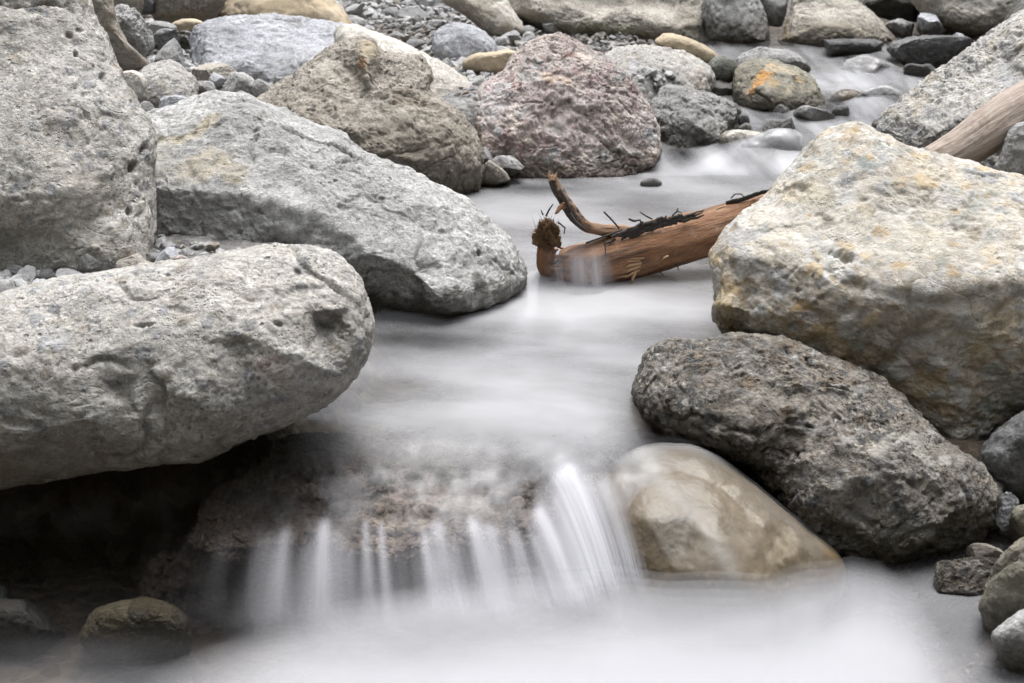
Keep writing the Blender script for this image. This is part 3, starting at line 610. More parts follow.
# right bank
rock(B, 'long pebbly grey boulder sloping down to the rapid behind the pale driftwood', 'boulder',
     [(878, 126), (886, 112), (903, 99), (925, 80), (950, 61), (975, 43), (1000, 29), (1024, 13), (1070, -5), (1130, 40), (1140, 150), (1080, 200), (1000, 200), (940, 180), (900, 155), (882, 140)],
     6.05, .5, 'granite', lean=.3, e=.64, sub=8, rough=.045, chip=1.6, clasts=(220, [(.5, .48, .45), (.3, .3, .31), (.22, .22, .22), (.42, .36, .28), (.58, .56, .53), (.36, .36, .37)], 2, 10, (880, 20, 1040, 160), .8),
     ctrl=[(910, 118, .6), (950, 90, .6), (1000, 60, .62), (940, 130, .95), (990, 105, 1.0), (1024, 80, 1.0)],
     stains_shade=[(970, 80, 20, 10, -.4, (.52, .5, .47), .7), (1005, 80, 24, 12, -.3, (.33, .34, .36), .6), (905, 135, 10, 7, 0, (.2, .2, .21), .6), (915, 105, 20, 10, -.6, (.4, .35, .27), .5), (1000, 40, 20, 8, -.6, (.42, .38, .3), .4)])
rock('stone', 'grey stone tucked under the lower side of the pale driftwood', 'stone', [(995, 175), (1003, 150), (1012, 132), (1026, 123), (1060, 120), (1080, 160), (1050, 195), (1010, 190)], 4.75, .14, 'slate', e=.66, sub=6, cuts=3)
rock(B, 'dark grey boulder in shade at right edge under the ochre boulder', 'boulder', [(978, 455), (990, 438), (1010, 420), (1040, 405), (1090, 400), (1110, 470), (1070, 512), (1012, 506), (984, 486)], 3.5, .24, 'dark', e=.68, sub=6, rough=.05)
rock('stone', 'small purple grey knobbly stone at the right edge', 'stone', [(993, 515), (997, 500), (1004, 494), (1013, 493), (1019, 502), (1017, 520), (1010, 536), (999, 534)], 3.28, .045, 'blue', e=.72, sub=6, rough=.1, cuts=2, wet0=.25)
rock('stone', 'olive grey rounded stone at the right edge by the purple one', 'stone', [(1010, 525), (1013, 511), (1024, 505), (1050, 503), (1055, 525), (1040, 540), (1018, 538)], 3.22, .06, 'olive', e=.72, sub=5, wet0=.25)
rock('stone', 'flat brown grey stone at the right edge above the purple one', 'stone', [(1006, 490), (1010, 484), (1030, 482), (1045, 487), (1040, 495), (1012, 496)], 3.4, .06, 'warm', e=.6, sub=5, wet0=.3)
rock('stone', 'wet flat stone shelf at the foot of the dark conglomerate boulder', 'stone', [(918, 582), (930, 567), (955, 560), (985, 558), (1010, 562), (1012, 586), (980, 600), (935, 600)], 3.02, .08, 'darkcong', e=.85, sub=7, rough=.10, cuts=1, wet0=.75)
rock('stone', 'small wet brown stone on the shelf in the gap at right', 'stone', [(966, 552), (970, 545), (986, 545), (1003, 552), (1008, 563), (990, 566), (972, 562)], 3.12, .06, 'warm', e=.6, sub=5, rough=.09, cuts=3, wet0=.6)
rock(B, 'mossy dark speckled boulder cut off by the right edge near the front', 'boulder', [(980, 612), (986, 590), (997, 570), (1012, 552), (1032, 538), (1070, 528), (1110, 560), (1110, 640), (1050, 660), (1000, 650)], 2.82, .14, 'olive', e=.7, sub=7, rough=.035, wet=(570, 640), wet0=.25, stains_shade=[(1010, 590, 26, 40, .4, (.16, .15, .11), .6)])
rock(B, 'pale speckled stone at the bottom right edge in front of the mossy boulder', 'boulder', [(992, 640), (1002, 625), (1022, 612), (1060, 604), (1090, 640), (1060, 680), (1010, 670)], 2.66, .09, 'grey', e=.7, sub=6, wet=(625, 660))
# left cluster
rock(B, 'brown tan strip of boulder showing along the right side of the tall pale boulder', 'boulder', [(60, 20), (75, -22), (100, -26), (112, -4), (117, 20), (129, 45), (146, 60), (150, 66), (142, 74), (122, 76), (90, 70)], 6.6, .26, 'brown', e=.68, sub=6, rough=.03, stains_shade=[(130, 64, 16, 7, .6, (.46, .43, .39), .7), (105, 20, 14, 24, 0, (.36, .3, .23), .4)])
rock(B, 'crumbly textured grey stone behind the brown tan strip', 'boulder', [(108, 14), (114, 8), (122, 5), (131, 9), (141, 20), (147, 36), (148, 50), (141, 60), (128, 50), (112, 32)], 7.1, .16, 'grey', e=.72, sub=7, rough=.10, chip=2.2)
rock('stone', 'dark grey flat topped stone in front of the flat tan stone', 'stone', [(152, 42), (156, 33), (163, 29), (176, 30), (184, 31), (182, 42), (168, 52), (156, 50)], 7.6, .12, 'dark', e=.6, sub=6, cuts=3, stains_shade=[(168, 31, 14, 3, 0, (.33, .33, .33), .7)])
rock('stone', 'mid grey triangular stone against the end of the blue-grey limestone', 'stone', [(150, 66), (160, 52), (172, 40), (182, 38), (186, 56), (184, 72), (165, 72)], 7.35, .12, 'slate', e=.66, sub=5, cuts=3)
rock('stone', 'small dark grey stone right of the crumbly textured one', 'stone', [(144, 40), (146, 30), (152, 32), (154, 44), (152, 54), (146, 54)], 7.25, .06, 'slate', e=.66, sub=5, cuts=3)
rock(B, 'buff cornered stone with grey front touching the tall pale boulder', 'boulder', [(112, 82), (122, 72), (135, 71), (146, 79), (148, 92), (146, 104), (136, 112), (120, 108)], 5.9, .13, 'cream', e=.58, sub=6, cuts=3, stains_shade=[(140, 94, 8, 12, 0, (.32, .32, .29), .8), (128, 74, 8, 4, 0, (.5, .4, .32), .6)])
rock(B, 'rounded pale speckled boulder in the middle of the upper left cluster', 'boulder', [(137, 78), (146, 66), (158, 62), (172, 62), (184, 70), (196, 79), (198, 98), (190, 112), (160, 112), (143, 104)], 6.3, .2, 'granite', lean=.08, e=.68, sub=7, rough=.04, stains_shade=[(165, 72, 18, 7, 0, (.5, .48, .46), .6)])
rock('stone', 'grey square block right of the rounded pale speckled boulder', 'stone', [(192, 92), (194, 83), (203, 81), (213, 84), (215, 96), (210, 106), (196, 106)], 6.4, .09, 'slate', e=.52, sub=5, cuts=3)
rock('stone', 'low pinkish flat stone in front of the blue-grey limestone', 'stone', [(190, 74), (196, 67), (210, 63), (226, 65), (236, 72), (234, 82), (210, 84), (194, 80)], 6.75, .13, 'warm', e=.64, sub=6, cuts=2)
rock('stone', 'rounded light grey stone on the crest behind the big grey boulder', 'stone', [(218, 90), (224, 78), (236, 72), (248, 74), (255, 84), (254, 98), (240, 104), (222, 102)], 6.45, .12, 'grey', e=.7, sub=6, cuts=2)
rock('stone', 'smaller grey stone right of the rounded light grey one on the crest', 'stone', [(250, 92), (254, 82), (262, 78), (270, 84), (273, 96), (262, 104), (252, 102)], 6.4, .08, 'slate', e=.68, sub=5, cuts=3)
rock('stone', 'little grey white chip between the flat pinkish stone and the square block', 'stone', [(208, 82), (213, 73), (221, 74), (225, 82), (218, 90), (210, 90)], 6.5, .05, 'blue', e=.6, sub=5, cuts=4)
rock('stone', 'light bluish stone lying below the rounded pale speckled boulder', 'stone', [(154, 112), (158, 102), (170, 96), (184, 97), (194, 103), (192, 116), (170, 122)], 6.0, .1, 'blue', e=.66, sub=6, cuts=3)
rock('stone', 'pale oval stone at the back crest of the big grey boulder', 'stone', [(153, 118), (160, 109), (172, 106), (182, 110), (180, 120), (164, 124)], 5.7, .07, 'blue', e=.72, sub=5)
rock('stone', 'dark grey angular stone between the tall boulder and the pale oval', 'stone', [(136, 116), (140, 105), (148, 102), (156, 110), (158, 122), (146, 128)], 5.6, .07, 'slate', e=.62, sub=5, cuts=4)
# gravel-side stones between brown and red boulders
rock(B, 'light grey rounded boulder on the gravel with pale smooth face', 'boulder', [(432, 46), (434, 34), (443, 26), (456, 23), (471, 25), (486, 33), (496, 45), (496, 58), (480, 68), (462, 76), (446, 68), (436, 58)], 7.85, .2, 'blue', lean=.05, e=.68, sub=6, rough=.03, cuts=2, stains_shade=[(450, 60, 14, 8, .6, (.36, .33, .31), .5)])
rock('stone', 'tan long pointed stone leaning across the light grey boulder', 'stone', [(462, 63), (474, 54), (495, 52), (518, 46), (522, 56), (512, 70), (494, 75), (470, 70)], 7.35, .12, 'tan', e=.58, sub=6, rough=.03, cuts=3)
rock('stone', 'grey blocky stone in the gap between brown and red boulders', 'stone', [(449, 94), (455, 85), (466, 83), (476, 92), (477, 106), (468, 114), (454, 108)], 6.85, .1, 'slate', e=.6, sub=6, cuts=4)
rock('stone', 'dark green grey flat stone above the blocky stone', 'stone', [(440, 80), (445, 73), (458, 72), (467, 76), (466, 83), (450, 84)], 7.15, .08, 'green', e=.6, sub=5, cuts=3)
rock('stone', 'pointed grey splinter stone leaning on the red boulder', 'stone', [(469, 90), (472, 79), (479, 73), (486, 84), (484, 96), (474, 98)], 6.9, .06, 'slate', e=.56, sub=5, cuts=5)
rock('stone', 'dark shaded stone left of the blocky stone in the gap', 'stone', [(428, 96), (433, 84), (444, 82), (452, 92), (452, 104), (440, 108)], 6.75, .08, 'dark', e=.64, sub=5, cuts=3)
rock('stone', 'long grey sloping stone above the waist of the brown boulder', 'stone', [(436, 100), (446, 101), (460, 106), (471, 116), (474, 130), (466, 136), (452, 124), (440, 112)], 6.55, .1, 'slate', e=.6, sub=6, cuts=3, stains_shade=[(455, 108, 16, 4, .4, (.42, .42, .42), .7)])
rock('stone', 'small brown round stone at the left foot of the red boulder', 'stone', [(479, 142), (482, 136), (489, 134), (494, 140), (493, 149), (484, 150)], 6.25, .05, 'brown', e=.75, sub=5)
rock('stone', 'brown grey flat triangular stone at the waterline left of the red boulder', 'stone', [(478, 158), (484, 156), (500, 166), (510, 180), (505, 190), (484, 188)], 6.02, .06, 'brown', e=.6, sub=5, cuts=2, wet=(168, 184))
rock('stone', 'grey layered flat stone at the waterline under the red boulder', 'stone', [(490, 164), (497, 157), (512, 156), (524, 162), (528, 172), (512, 176), (496, 174)], 6.1, .08, 'slate', e=.55, sub=5, cuts=3)
rock('stone', 'grey ridged small stone below the brown round stone', 'stone', [(478, 156), (480, 146), (488, 148), (492, 156), (490, 162), (482, 162)], 6.18, .05, 'slate', e=.6, sub=5, cuts=4)
# stones behind the front left boulder
rock('stone', 'broad grey mound stone behind the front left boulder', 'stone', [(106, 275), (112, 260), (122, 251), (134, 251), (144, 259), (153, 264), (158, 274), (140, 284), (115, 284)], 3.95, .08, 'warm', e=.68, sub=6, cuts=2)
rock('stone', 'two toned grey stone at the base of the big grey boulder behind the front boulder', 'stone', [(153, 270), (158, 257), (166, 249), (174, 248), (184, 255), (188, 266), (180, 278), (160, 278)], 3.9, .07, 'blue', e=.66, sub=6, cuts=3, stains_shade=[(164, 258, 7, 8, .4, (.26, .26, .27), .8)])
rock('stone', 'pinkish rounded stone against the two toned grey stone', 'stone', [(166, 272), (170, 260), (180, 255), (190, 260), (194, 270), (184, 278)], 3.82, .05, 'red', e=.75, sub=5)
rock('stone', 'sloping grey flat slab leaning left of the broad mound stone', 'stone', [(78, 262), (82, 252), (92, 255), (106, 266), (110, 276), (94, 277), (80, 272)], 3.98, .06, 'slate', e=.56, sub=5, cuts=3)
rock('stone', 'dark pointed stone lying at the foot of the tall pale boulder', 'stone', [(50, 260), (58, 254), (70, 250), (76, 247), (81, 256), (76, 266), (58, 266)], 4.05, .06, 'dark', e=.58, sub=5, cuts=4)
rock('stone', 'dark grey block between the leaning slab and the mound stone', 'stone', [(96, 256), (100, 250), (109, 250), (113, 258), (108, 266), (99, 264)], 4.05, .04, 'slate', e=.56, sub=5, cuts=4)
# ledge and hollow under the fall
rock('rock', 'wet brown jagged rock under the thin water at the left end of the lip', 'rock', [(190, 545), (205, 508), (228, 480), (248, 452), (275, 436), (312, 432), (350, 438), (372, 470), (360, 500), (352, 535), (310, 556), (250, 562)], 3.22, .08, 'ledge', lean=.2, Tb=.25, e=.6, sub=8, rough=.13, chip=1.6, cuts=3, wet0=.85, group='rocks under the waterfall',  # wet rock; wetness set high to darken this end into the hollow's shade
     ctrl=[(270, 465, .9), (318, 480, 1.3), (300, 497, 1.1), (255, 510, .8), (320, 515, .9), (290, 450, .8), (340, 470, .8), (280, 530, 1.0)],
     stains_shade=[(318, 489, 22, 6, .1, (.45, .37, .33), .8), (295, 455, 24, 5, .2, (.46, .39, .34), .7), (275, 500, 40, 8, .1, (.08, .07, .06), .7)], key='ledge1')
rock('rock', 'pinkish brown creased rock ledge under the thin water along the lip of the fall', 'rock', [(322, 545), (335, 505), (345, 470), (362, 442), (400, 430), (455, 428), (520, 428), (580, 432), (618, 448), (622, 480), (600, 520), (560, 545), (480, 550), (420, 556), (370, 558)], 3.24, .08, 'ledge', lean=.22, Tb=.25, e=.6, sub=8, rough=.12, chip=1.7, cuts=3, wet0=.3, group='rocks under the waterfall',
     ctrl=[(365, 500, .8), (380, 475, 1.25), (415, 485, .8), (440, 470, 1.1), (420, 510, 1.2), (470, 478, .7), (500, 505, .5), (460, 512, .55), (530, 498, .6), (480, 495, .5), (530, 480, 1.0), (560, 500, .8), (540, 455, .9), (480, 450, .9), (420, 450, .9)],
     stains_shade=[(370, 480, 34, 12, .3, (.42, .34, .3), .7), (430, 505, 20, 6, 0, (.40, .33, .3), .6), (345, 508, 10, 12, 0, (.08, .07, .06), .8), (390, 522, 30, 4, 0, (.42, .34, .26), .7), (460, 478, 34, 8, .1, (.14, .12, .11), .8), (490, 505, 40, 10, 0, (.43, .37, .33), .7), (540, 460, 30, 8, 0, (.40, .34, .29), .6)], key='ledge2')
rock('rock', 'dark wet wall rock behind the falling water', 'rock', [(150, 570), (190, 540), (260, 525), (350, 525), (450, 524), (560, 515), (640, 525), (660, 590), (640, 680), (400, 700), (200, 690), (150, 640)], 3.28, .22, 'ledge', e=.5, sub=7, rough=.06, chip=1.8, cuts=1, wet0=.75, group='rocks under the waterfall')  # wet rock; wetness raised to deepen the shade in its colour
rock('rock', 'wet rock coloured black for shade at the back of the hollow under the overhang', 'rock', [(-80, 480), (40, 450), (160, 440), (240, 455), (262, 500), (220, 560), (170, 620), (60, 640), (-80, 640)], 3.75, .36, 'cave', e=.6, sub=7, rough=.12, chip=2, cuts=3, wet0=.2, group='rocks under the waterfall')  # near-black colour paints the darkness of the hollow
rock('stone', 'low grey stone in the shade at the left edge of the hollow', 'stone', [(-40, 640), (-20, 612), (5, 600), (35, 606), (55, 622), (70, 650), (20, 670)], 3.0, .12, 'cave', e=.7, sub=6, wet0=.2)  # grey stone coloured near-black to carry its shade
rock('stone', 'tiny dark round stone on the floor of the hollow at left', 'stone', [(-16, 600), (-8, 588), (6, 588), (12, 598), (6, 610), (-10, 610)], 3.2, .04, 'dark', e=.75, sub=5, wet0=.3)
rock('stone', 'mossy brown dome stone in the dark water at bottom left', 'stone', [(80, 642), (86, 622), (96, 609), (116, 601), (140, 600), (165, 606), (184, 619), (192, 640), (180, 662), (110, 664)], 2.92, .12, 'mossy', e=.8, sub=7, rough=.03, wet0=.45)
rock(B, 'smooth tan boulder glazed by running water at right of the fall', 'boulder', [(596, 520), (600, 490), (615, 466), (640, 450), (670, 446), (700, 450), (730, 466), (762, 492), (800, 524), (842, 560), (838, 600), (790, 640), (700, 650), (630, 630), (600, 570)],
     3.18, .30, 'polished', lean=.14, e=.74, sub=8, rough=.012, chip=.0, key='glazed',
     ctrl=[(640, 480, .55), (680, 470, .5), (720, 490, .6), (650, 520, .85), (690, 520, .85), (715, 545, 1.0), (735, 575, 1.05), (760, 530, .72), (800, 560, .62), (680, 570, .98), (640, 570, .8)],
     stains_shade=[(676, 536, 26, 22, .3, (.085, .068, .045), .95), (700, 560, 16, 12, .3, (.2, .165, .12), .6), (780, 545, 12, 18, .6, (.48, .42, .32), .6), (770, 580, 16, 8, .4, (.46, .4, .3), .6), (732, 492, 9, 5, .5, (.50, .46, .38), .6), (752, 520, 10, 4, .7, (.46, .41, .33), .5), (828, 553, 9, 4, .7, (.36, .22, .09), .5), (625, 530, 16, 40, 0, (.24, .18, .115), .5)], wet0=.62)
# ------------------------------------------------------------------ ground
def grid_faces(nr, nc):
    i = np.arange(nr * nc).reshape(nr, nc)
    return np.stack([i[:-1, :-1].ravel(), i[:-1, 1:].ravel(), i[1:, 1:].ravel(), i[1:, :-1].ravel()], 1)

def warp_axis(a, b, n, lo, hi, m):
    """dense between a and b, coarse out to lo and hi"""
    return np.concatenate([np.linspace(lo, a, m, endpoint=False) if False else a - (a - lo) * np.linspace(1, 0, m, endpoint=False) ** 2, np.linspace(a, b, n), b + (hi - b) * np.linspace(0, 1, m + 1)[1:] ** 2])

gx = warp_axis(-3.6, 3.6, 260, -60, 60, 24); gy = warp_axis(2.4, 11, 300, -50, 80, 24)
GX, GY = np.meshgrid(gx, gy)
GZ = ground_z(GX, GY)
mg, nt = new_mat('gravel_bed'); b = NB(nt)
tc = b.n('ShaderNodeTexCoord'); v = tc.outputs['Object']
vo = b.vor(v, 22); sp = b.n('ShaderNodeSeparateColor'); b.l(vo.outputs['Color'], sp.inputs[0])
c = b.ramp(sp.outputs[0], [(0, (.15, .145, .14)), (.35, (.25, .245, .24)), (.7, (.33, .32, .31)), (1, (.44, .435, .43))])
c = b.mix(b.rng(b.noise(v, 40, 6, .7), .3, .7, 0, .6), c, (.12, .11, .1))
wt = b.attr('wet').outputs['Fac']
c = b.mix(wt, c, b.mix(1.0, c, (.36, .28, .20), 'MULTIPLY'))
so_ = b.attr('added_slope').outputs['Fac']; c = b.mix(so_, c, b.mix(b.noise(v, 3, 6), (.03, .04, .02), (.06, .06, .035)))  # added slopes coloured dark to cut bounced light
p = b.n('ShaderNodeBsdfPrincipled'); b.l(c, p.inputs['Base Color']); b.l(b.rng(wt, 0, 1, .85, .45), p.inputs['Roughness'])
bp = b.n('ShaderNodeBump'); bp.inputs['Distance'].default_value = .04; bp.inputs['Strength'].default_value = .9
b.l(b.math('ADD', b.rng(vo.outputs['Distance'], 0, .6, 1, 0), b.noise(v, 60, 5, .7)), bp.inputs['Height']); b.l(bp.outputs[0], p.inputs['Normal'])
o = b.n('ShaderNodeOutputMaterial'); b.l(p.outputs[0], o.inputs[0])
wetg = 1 - sstep(-.02, .10, GZ - water_z(GY)) ; wetg = np.maximum(wetg, (GY < 3.6) * 1.0 * (GY > -1) * (np.abs(GX) < 2.5))
GV = np.stack([GX.ravel(), GY.ravel(), GZ.ravel()], 1)
gro = link_mesh('ground', GV, grid_faces(*GX.shape), mg, loc=np.zeros(3), attrs={'wet': ('FLOAT', wetg.ravel()), 'added_slope': ('FLOAT', np.clip(sstep(2.7, 3.6, np.abs(GX)) + sstep(-.8, -1.6, GY), 0, 1).ravel())})
tag(gro, kind='structure')

# ------------------------------------------------------------------ water
def water_mat(name, rough=.22, milk=(.365, .365, .375), clear_gloss=1.0):
    m, nt = new_mat(name); b = NB(nt)
    d = b.attr('foam').outputs['Fac']
    milkp = b.n('ShaderNodeBsdfPrincipled'); milkp.inputs['Base Color'].default_value = (*milk, 1)
    milkp.inputs['Roughness'].default_value = rough; milkp.inputs['Specular IOR Level'].default_value = .3
    tr = b.n('ShaderNodeBsdfTransparent'); tr.inputs[0].default_value = (1, 1, 1, 1)
    gl = b.n('ShaderNodeBsdfGlossy'); gl.inputs['Roughness'].default_value = rough; gl.inputs[0].default_value = (.95, .95, .97, 1)
    lw = b.n('ShaderNodeFresnel'); lw.inputs[0].default_value = 1.33
    mx = b.n('ShaderNodeMixShader'); b.l(b.math('MULTIPLY', lw.outputs[0], b.math('MULTIPLY', b.attr('sheen').outputs['Fac'], clear_gloss)), mx.inputs[0]); b.l(tr.outputs[0], mx.inputs[1]); b.l(gl.outputs[0], mx.inputs[2])
    m2 = b.n('ShaderNodeMixShader'); b.l(d, m2.inputs[0]); b.l(mx.outputs[0], m2.inputs[1]); b.l(milkp.outputs[0], m2.inputs[2])
    o = b.n('ShaderNodeOutputMaterial'); b.l(m2.outputs[0], o.inputs[0])
    return m
MW = water_mat('flowing_water'); MF = water_mat('falling_water', .6, (.54, .54, .575)); MP = water_mat('white_water', .6, (.50, .50, .522), .5)

# upper stream
nr, nc = 620, 520
ys = 2.99 * (9.6 / 2.99) ** np.linspace(0, 1, nr)
XX = np.zeros((nr, nc)); YY = np.repeat(ys[:, None], nc, 1)
xl = np.interp(ys, YL, XL) - .55; xr = np.interp(ys, YL, XR) + .5
XX = xl[:, None] + (xr - xl)[:, None] * np.linspace(0, 1, nc)[None, :]
x, y = XX.ravel(), YY.ravel()
z = water_z(y)
z = z - .065 * (1 - sstep(3.05, 3.42, y)) * (1 - sstep(-.05, .2, x)) - .05 * (1 - sstep(2.98, 3.12, y))
PW = np.stack([x, y, z], 1); px, py = to_px(PW)
q = np.stack([x, y, 0 * x], 1)
amp = .004 + .016 * sstep(6.2, 6.9, y) * (1 - .5 * sstep(8.6, 9.2, y))
z = z + amp * fbm(q * np.array([3.5, 2.2, 1]), 4, .45)
# water heaped over sunken rocks and against the log
def hump(cx, cy, r, hgt, Y):
    P = at_y(cx, cy, Y); return hgt * np.exp(-(((x - P[0]) / r) ** 2 + ((y - P[1]) / (r * 1.1)) ** 2))
z = z + hump(762, 165, .2, .07, 6.5) + hump(880, 110, .18, .06, 7.3) + hump(866, 72, .2, .05, 8.0) + hump(770, 70, .2, .04, 8.0)
z = z + .03 * np.exp(-((y - 4.62) / .10) ** 2 - ((x - .22) / .25) ** 2)
PW[:, 2] = z; px, py = to_px(PW)
flow = fbm(np.stack([x * 1.1 - y * .3, y * 1.9 + x * .5, 0 * x], 1), 5, .5)
fine = fbm(np.stack([x * 3.2, y * 9 + x * 2.0, 0 * x + 5], 1), 4, .55)
den = .52 + .38 * flow + .05 * fine
den += .30 * gauss(px, py, 560, 312, 150, 18) + .22 * gauss(px, py, 520, 405, 120, 40) + .2 * gauss(px, py, 600, 300, 120, 40)
den -= .40 * gauss(px, py, 420, 338, 90, 20) + .30 * gauss(px, py, 395, 385, 70, 18) + .15 * gauss(px, py, 560, 372, 90, 12)
den -= .35 * gauss(px, py, 640, 215, 45, 14) + .30 * gauss(px, py, 500, 190, 60, 8)
den -= .5 * gauss(px, py, 660, 425, 40, 28) + .3 * gauss(px, py, 640, 455, 40, 20)
den += .25 * gauss(px, py, 560, 200, 120, 18)
# rapid
rap = sstep(188, 168, py)
st2 = fbm(np.stack([(px - .9 * (py - 150)) * .024, py * .014, 0 * px], 1), 4, .55)
den = den * (1 - rap) + rap * (.42 + .5 * st2)
den += rap * (.55 * gauss(px, py, 700, 168, 30, 12, -.5) + .2 * gauss(px, py, 740, 172, 30, 10, -.3) + .4 * gauss(px, py, 790, 158, 22, 18, .6) + .25 * gauss(px, py, 830, 128, 40, 14, .3) + .3 * gauss(px, py, 850, 85, 60, 14) - .35 * gauss(px, py, 768, 150, 12, 24, .2) - .3 * gauss(px, py, 800, 96, 60, 8))
den -= .45 * sstep(50, 42, py)
# the film thins towards the lip; broken by the rocks below it
ln = fbm(np.stack([x * 9, y * 9, 0 * x], 1), 4, .6)
thin = sstep(424, 482, py + 20 * ln)
n6 = fbm(np.stack([x * 26, y * 7, 0 * x + 2], 1), 4, .6)
den = den * (1 - .84 * thin) + thin * (.07 + .09 * n6 + .26 * ln)
den += thin * (.35 * gauss(px, py, 395, 440, 60, 14) + .5 * gauss(px, py, 560, 462, 22, 16, .6) + .2 * gauss(px, py, 470, 505, 50, 14))
den *= 1 - sstep(330, 250, px) * sstep(380, 430, py) * .85
den *= sstep(2.99, 3.07, y)
spill = 1 - sstep(640, 672, px + 8 * ln) * sstep(434, 446, py)
den *= spill
sheen = np.full_like(den, .6) * sstep(3.0, 3.15, y) * (1 - .6 * thin) * spill
def kept(F, *w):
    v = np.maximum.reduce(w); return F[v[F].max(1) > .006]
w = link_mesh('water', PW, kept(grid_faces(nr, nc), den, sheen), MW, loc=np.zeros(3), attrs={'foam': ('FLOAT', np.clip(den, 0, .97)), 'sheen': ('FLOAT', sheen)})
tag(w, kind='structure')

# the fall: sheets leaping from the lip
lip = [(150, 520, 3.12), (200, 520, 3.08), (240, 524, 3.05), (285, 520, 3.03), (330, 512, 3.02), (380, 512, 3.02), (425, 515, 3.02), (455, 508, 3.03), (500, 512, 3.02), (530, 505, 3.03), (540, 470, 3.12), (560, 458, 3.14), (590, 458, 3.14), (615, 465, 3.1)]
foot = [(110, 640), (160, 645), (215, 645), (268, 645), (325, 645), (392, 645), (445, 640), (480, 636), (535, 632), (580, 628), (604, 620), (622, 615), (640, 612), (655, 610)]
Lp = np.array([at_y(a, b_, Y) for a, b_, Y in lip]); Fp = np.array([at_z(a, b_, 0.0) for a, b_ in foot])
footx = np.array([f[0] for f in foot], float)
def falls(name, off, seed, gain, ns=420, ntt=70):
    s = np.linspace(0, 1, ns); t = np.linspace(0, 1, ntt)
    k = np.linspace(0, 1, len(lip))
    L = np.stack([np.interp(s, k, Lp[:, j]) for j in range(3)], 1); Fo = np.stack([np.interp(s, k, Fp[:, j]) for j in range(3)], 1)
    for A in (L, Fo):
        for j in range(3): A[:, j] = np.convolve(np.pad(A[:, j], 8, 'edge'), np.ones(17) / 17, 'valid')
    fx = np.interp(s, k, footx)
    S, T = np.meshgrid(s, t); FX = np.interp(S, k, footx)
    n = fbm(np.stack([S.ravel() * 40, T.ravel() * .5, 0 * S.ravel() + seed], 1), 4, .55).reshape(S.shape)
    P = np.zeros((ntt, ns, 3))
    for j in range(2): P[..., j] = L[None, :, j] + (Fo[:, j] - L[:, j])[None, :] * (T ** .8)
    P[..., 2] = L[None, :, 2] + (Fo[:, 2] - L[:, 2])[None, :] * T ** 1.55
    P[..., 1] -= off + .008 * n * T + .02 * np.sin(T * 3.1)
    P[..., 2] += .012 * (1 - T) ** 3
    D = .05 + .12 * np.clip(n, -.3, 1) + .12 * sstep(250, 330, FX) * sstep(.1, .6, T)
    for cx, wd, a, t0 in strands:
        D += a * np.exp(-((FX - cx) / (wd * (.6 + 1.15 * T))) ** 2) * sstep(t0, t0 + .12, T)
    big = fbm(np.stack([S.ravel() * 14, 0 * T.ravel(), 0 * S.ravel() + seed + 3], 1), 2).reshape(S.shape)
    D *= (.75 + .5 * big)
    D *= sstep(0, .10, T) * sstep(0, .10, S) * (1 - sstep(.93, 1, S)) * (.15 + .85 * sstep(205, 320, FX)) * (1 - .3 * T)
    D *= 1 - .25 * sstep(.4, .9, T) * (FX < 460)
    D += .18 * sstep(.5, .95, T) * sstep(180, 420, FX)
    D *= 1 - sstep(.74, .97, T + .06 * n)
    V = P.reshape(-1, 3)
    w = link_mesh(name, V, grid_faces(ntt, ns), MF, loc=np.zeros(3), attrs={'foam': ('FLOAT', np.clip(D * gain, 0, .95).ravel()), 'sheen': ('FLOAT', 0 * D.ravel())})
    return tag(w, kind='structure')
strands = [(205, 20, .12, .1), (254, 14, .30, .08), (273, 11, .46, .05), (300, 8, .12, .2), (321, 11, .52, .03), (338, 10, .30, .12), (353, 7, .14, .25), (372, 6, .32, .04), (392, 5, .38, .06), (440, 7, .36, .10), (455, 8, .42, .04), (470, 6, .22, .2), (495, 10, .50, .05), (513, 11, .40, .10), (540, 8, .32, .14), (560, 7, .2, .2), (580, 14, .80, .03), (600, 9, .35, .12), (616, 15, .90, .02), (636, 12, .34, .15)]
falls('waterfall', 0.0, 1.0, 1.0); falls('waterfall', .03, 9.0, .28)

# thin films of water sliding over the rocks
def film(key, off, mat, dens, gloss=.6, it=8):
    Wg, Fg, px_, py_, fr, _ = ROCKS[key]
    V = relax(Wg, ico_edges(len(Wg)), len(Wg), it); V = V + normals(V, Fg) * off
    D = np.clip(dens(px_, py_, Wg), 0, .9) * fr
    keep = fr[Fg].all(1) & (D[Fg].max(1) > .008)
    F = Fg[keep]; used = np.unique(F); remap = -np.ones(len(Wg), int); remap[used] = np.arange(len(used))
    w = link_mesh('water', V[used], remap[F], mat, loc=np.zeros(3), attrs={'foam': ('FLOAT', D[used]), 'sheen': ('FLOAT', gloss * np.clip(D[used] * 4, 0, 1))})
    return tag(w, kind='structure')
def ico_edges(n): return [v[2] for v in _ico.values() if len(v[0]) == n][0]
MG = water_mat('film_of_water', .25, (.40, .395, .385))
def dens_glaze(a, b_, W):
    n = fbm(W * np.array([14, 5, 5]), 3)
    d1, _ = segdist(a, b_, [(640, 458), (668, 490), (695, 520), (715, 545), (728, 575)])  # water streak; its whiteness also paints a highlight
    d2, _ = segdist(a, b_, [(700, 452), (735, 480), (770, 510), (810, 545)])
    D = .02 + .04 * n + .30 * np.exp(-(d1 / 11) ** 2) * (.6 + .5 * n) + .16 * np.exp(-(d2 / 14) ** 2) + .4 * gauss(a, b_, 645, 456, 44, 13, -.3) + .3 * gauss(a, b_, 700, 452, 40, 8, .3) + .0 * b_
    return D + .3 * (1 - sstep(594, 626, a + n * 4)) - .1 * gauss(a, b_, 680, 540, 30, 25)
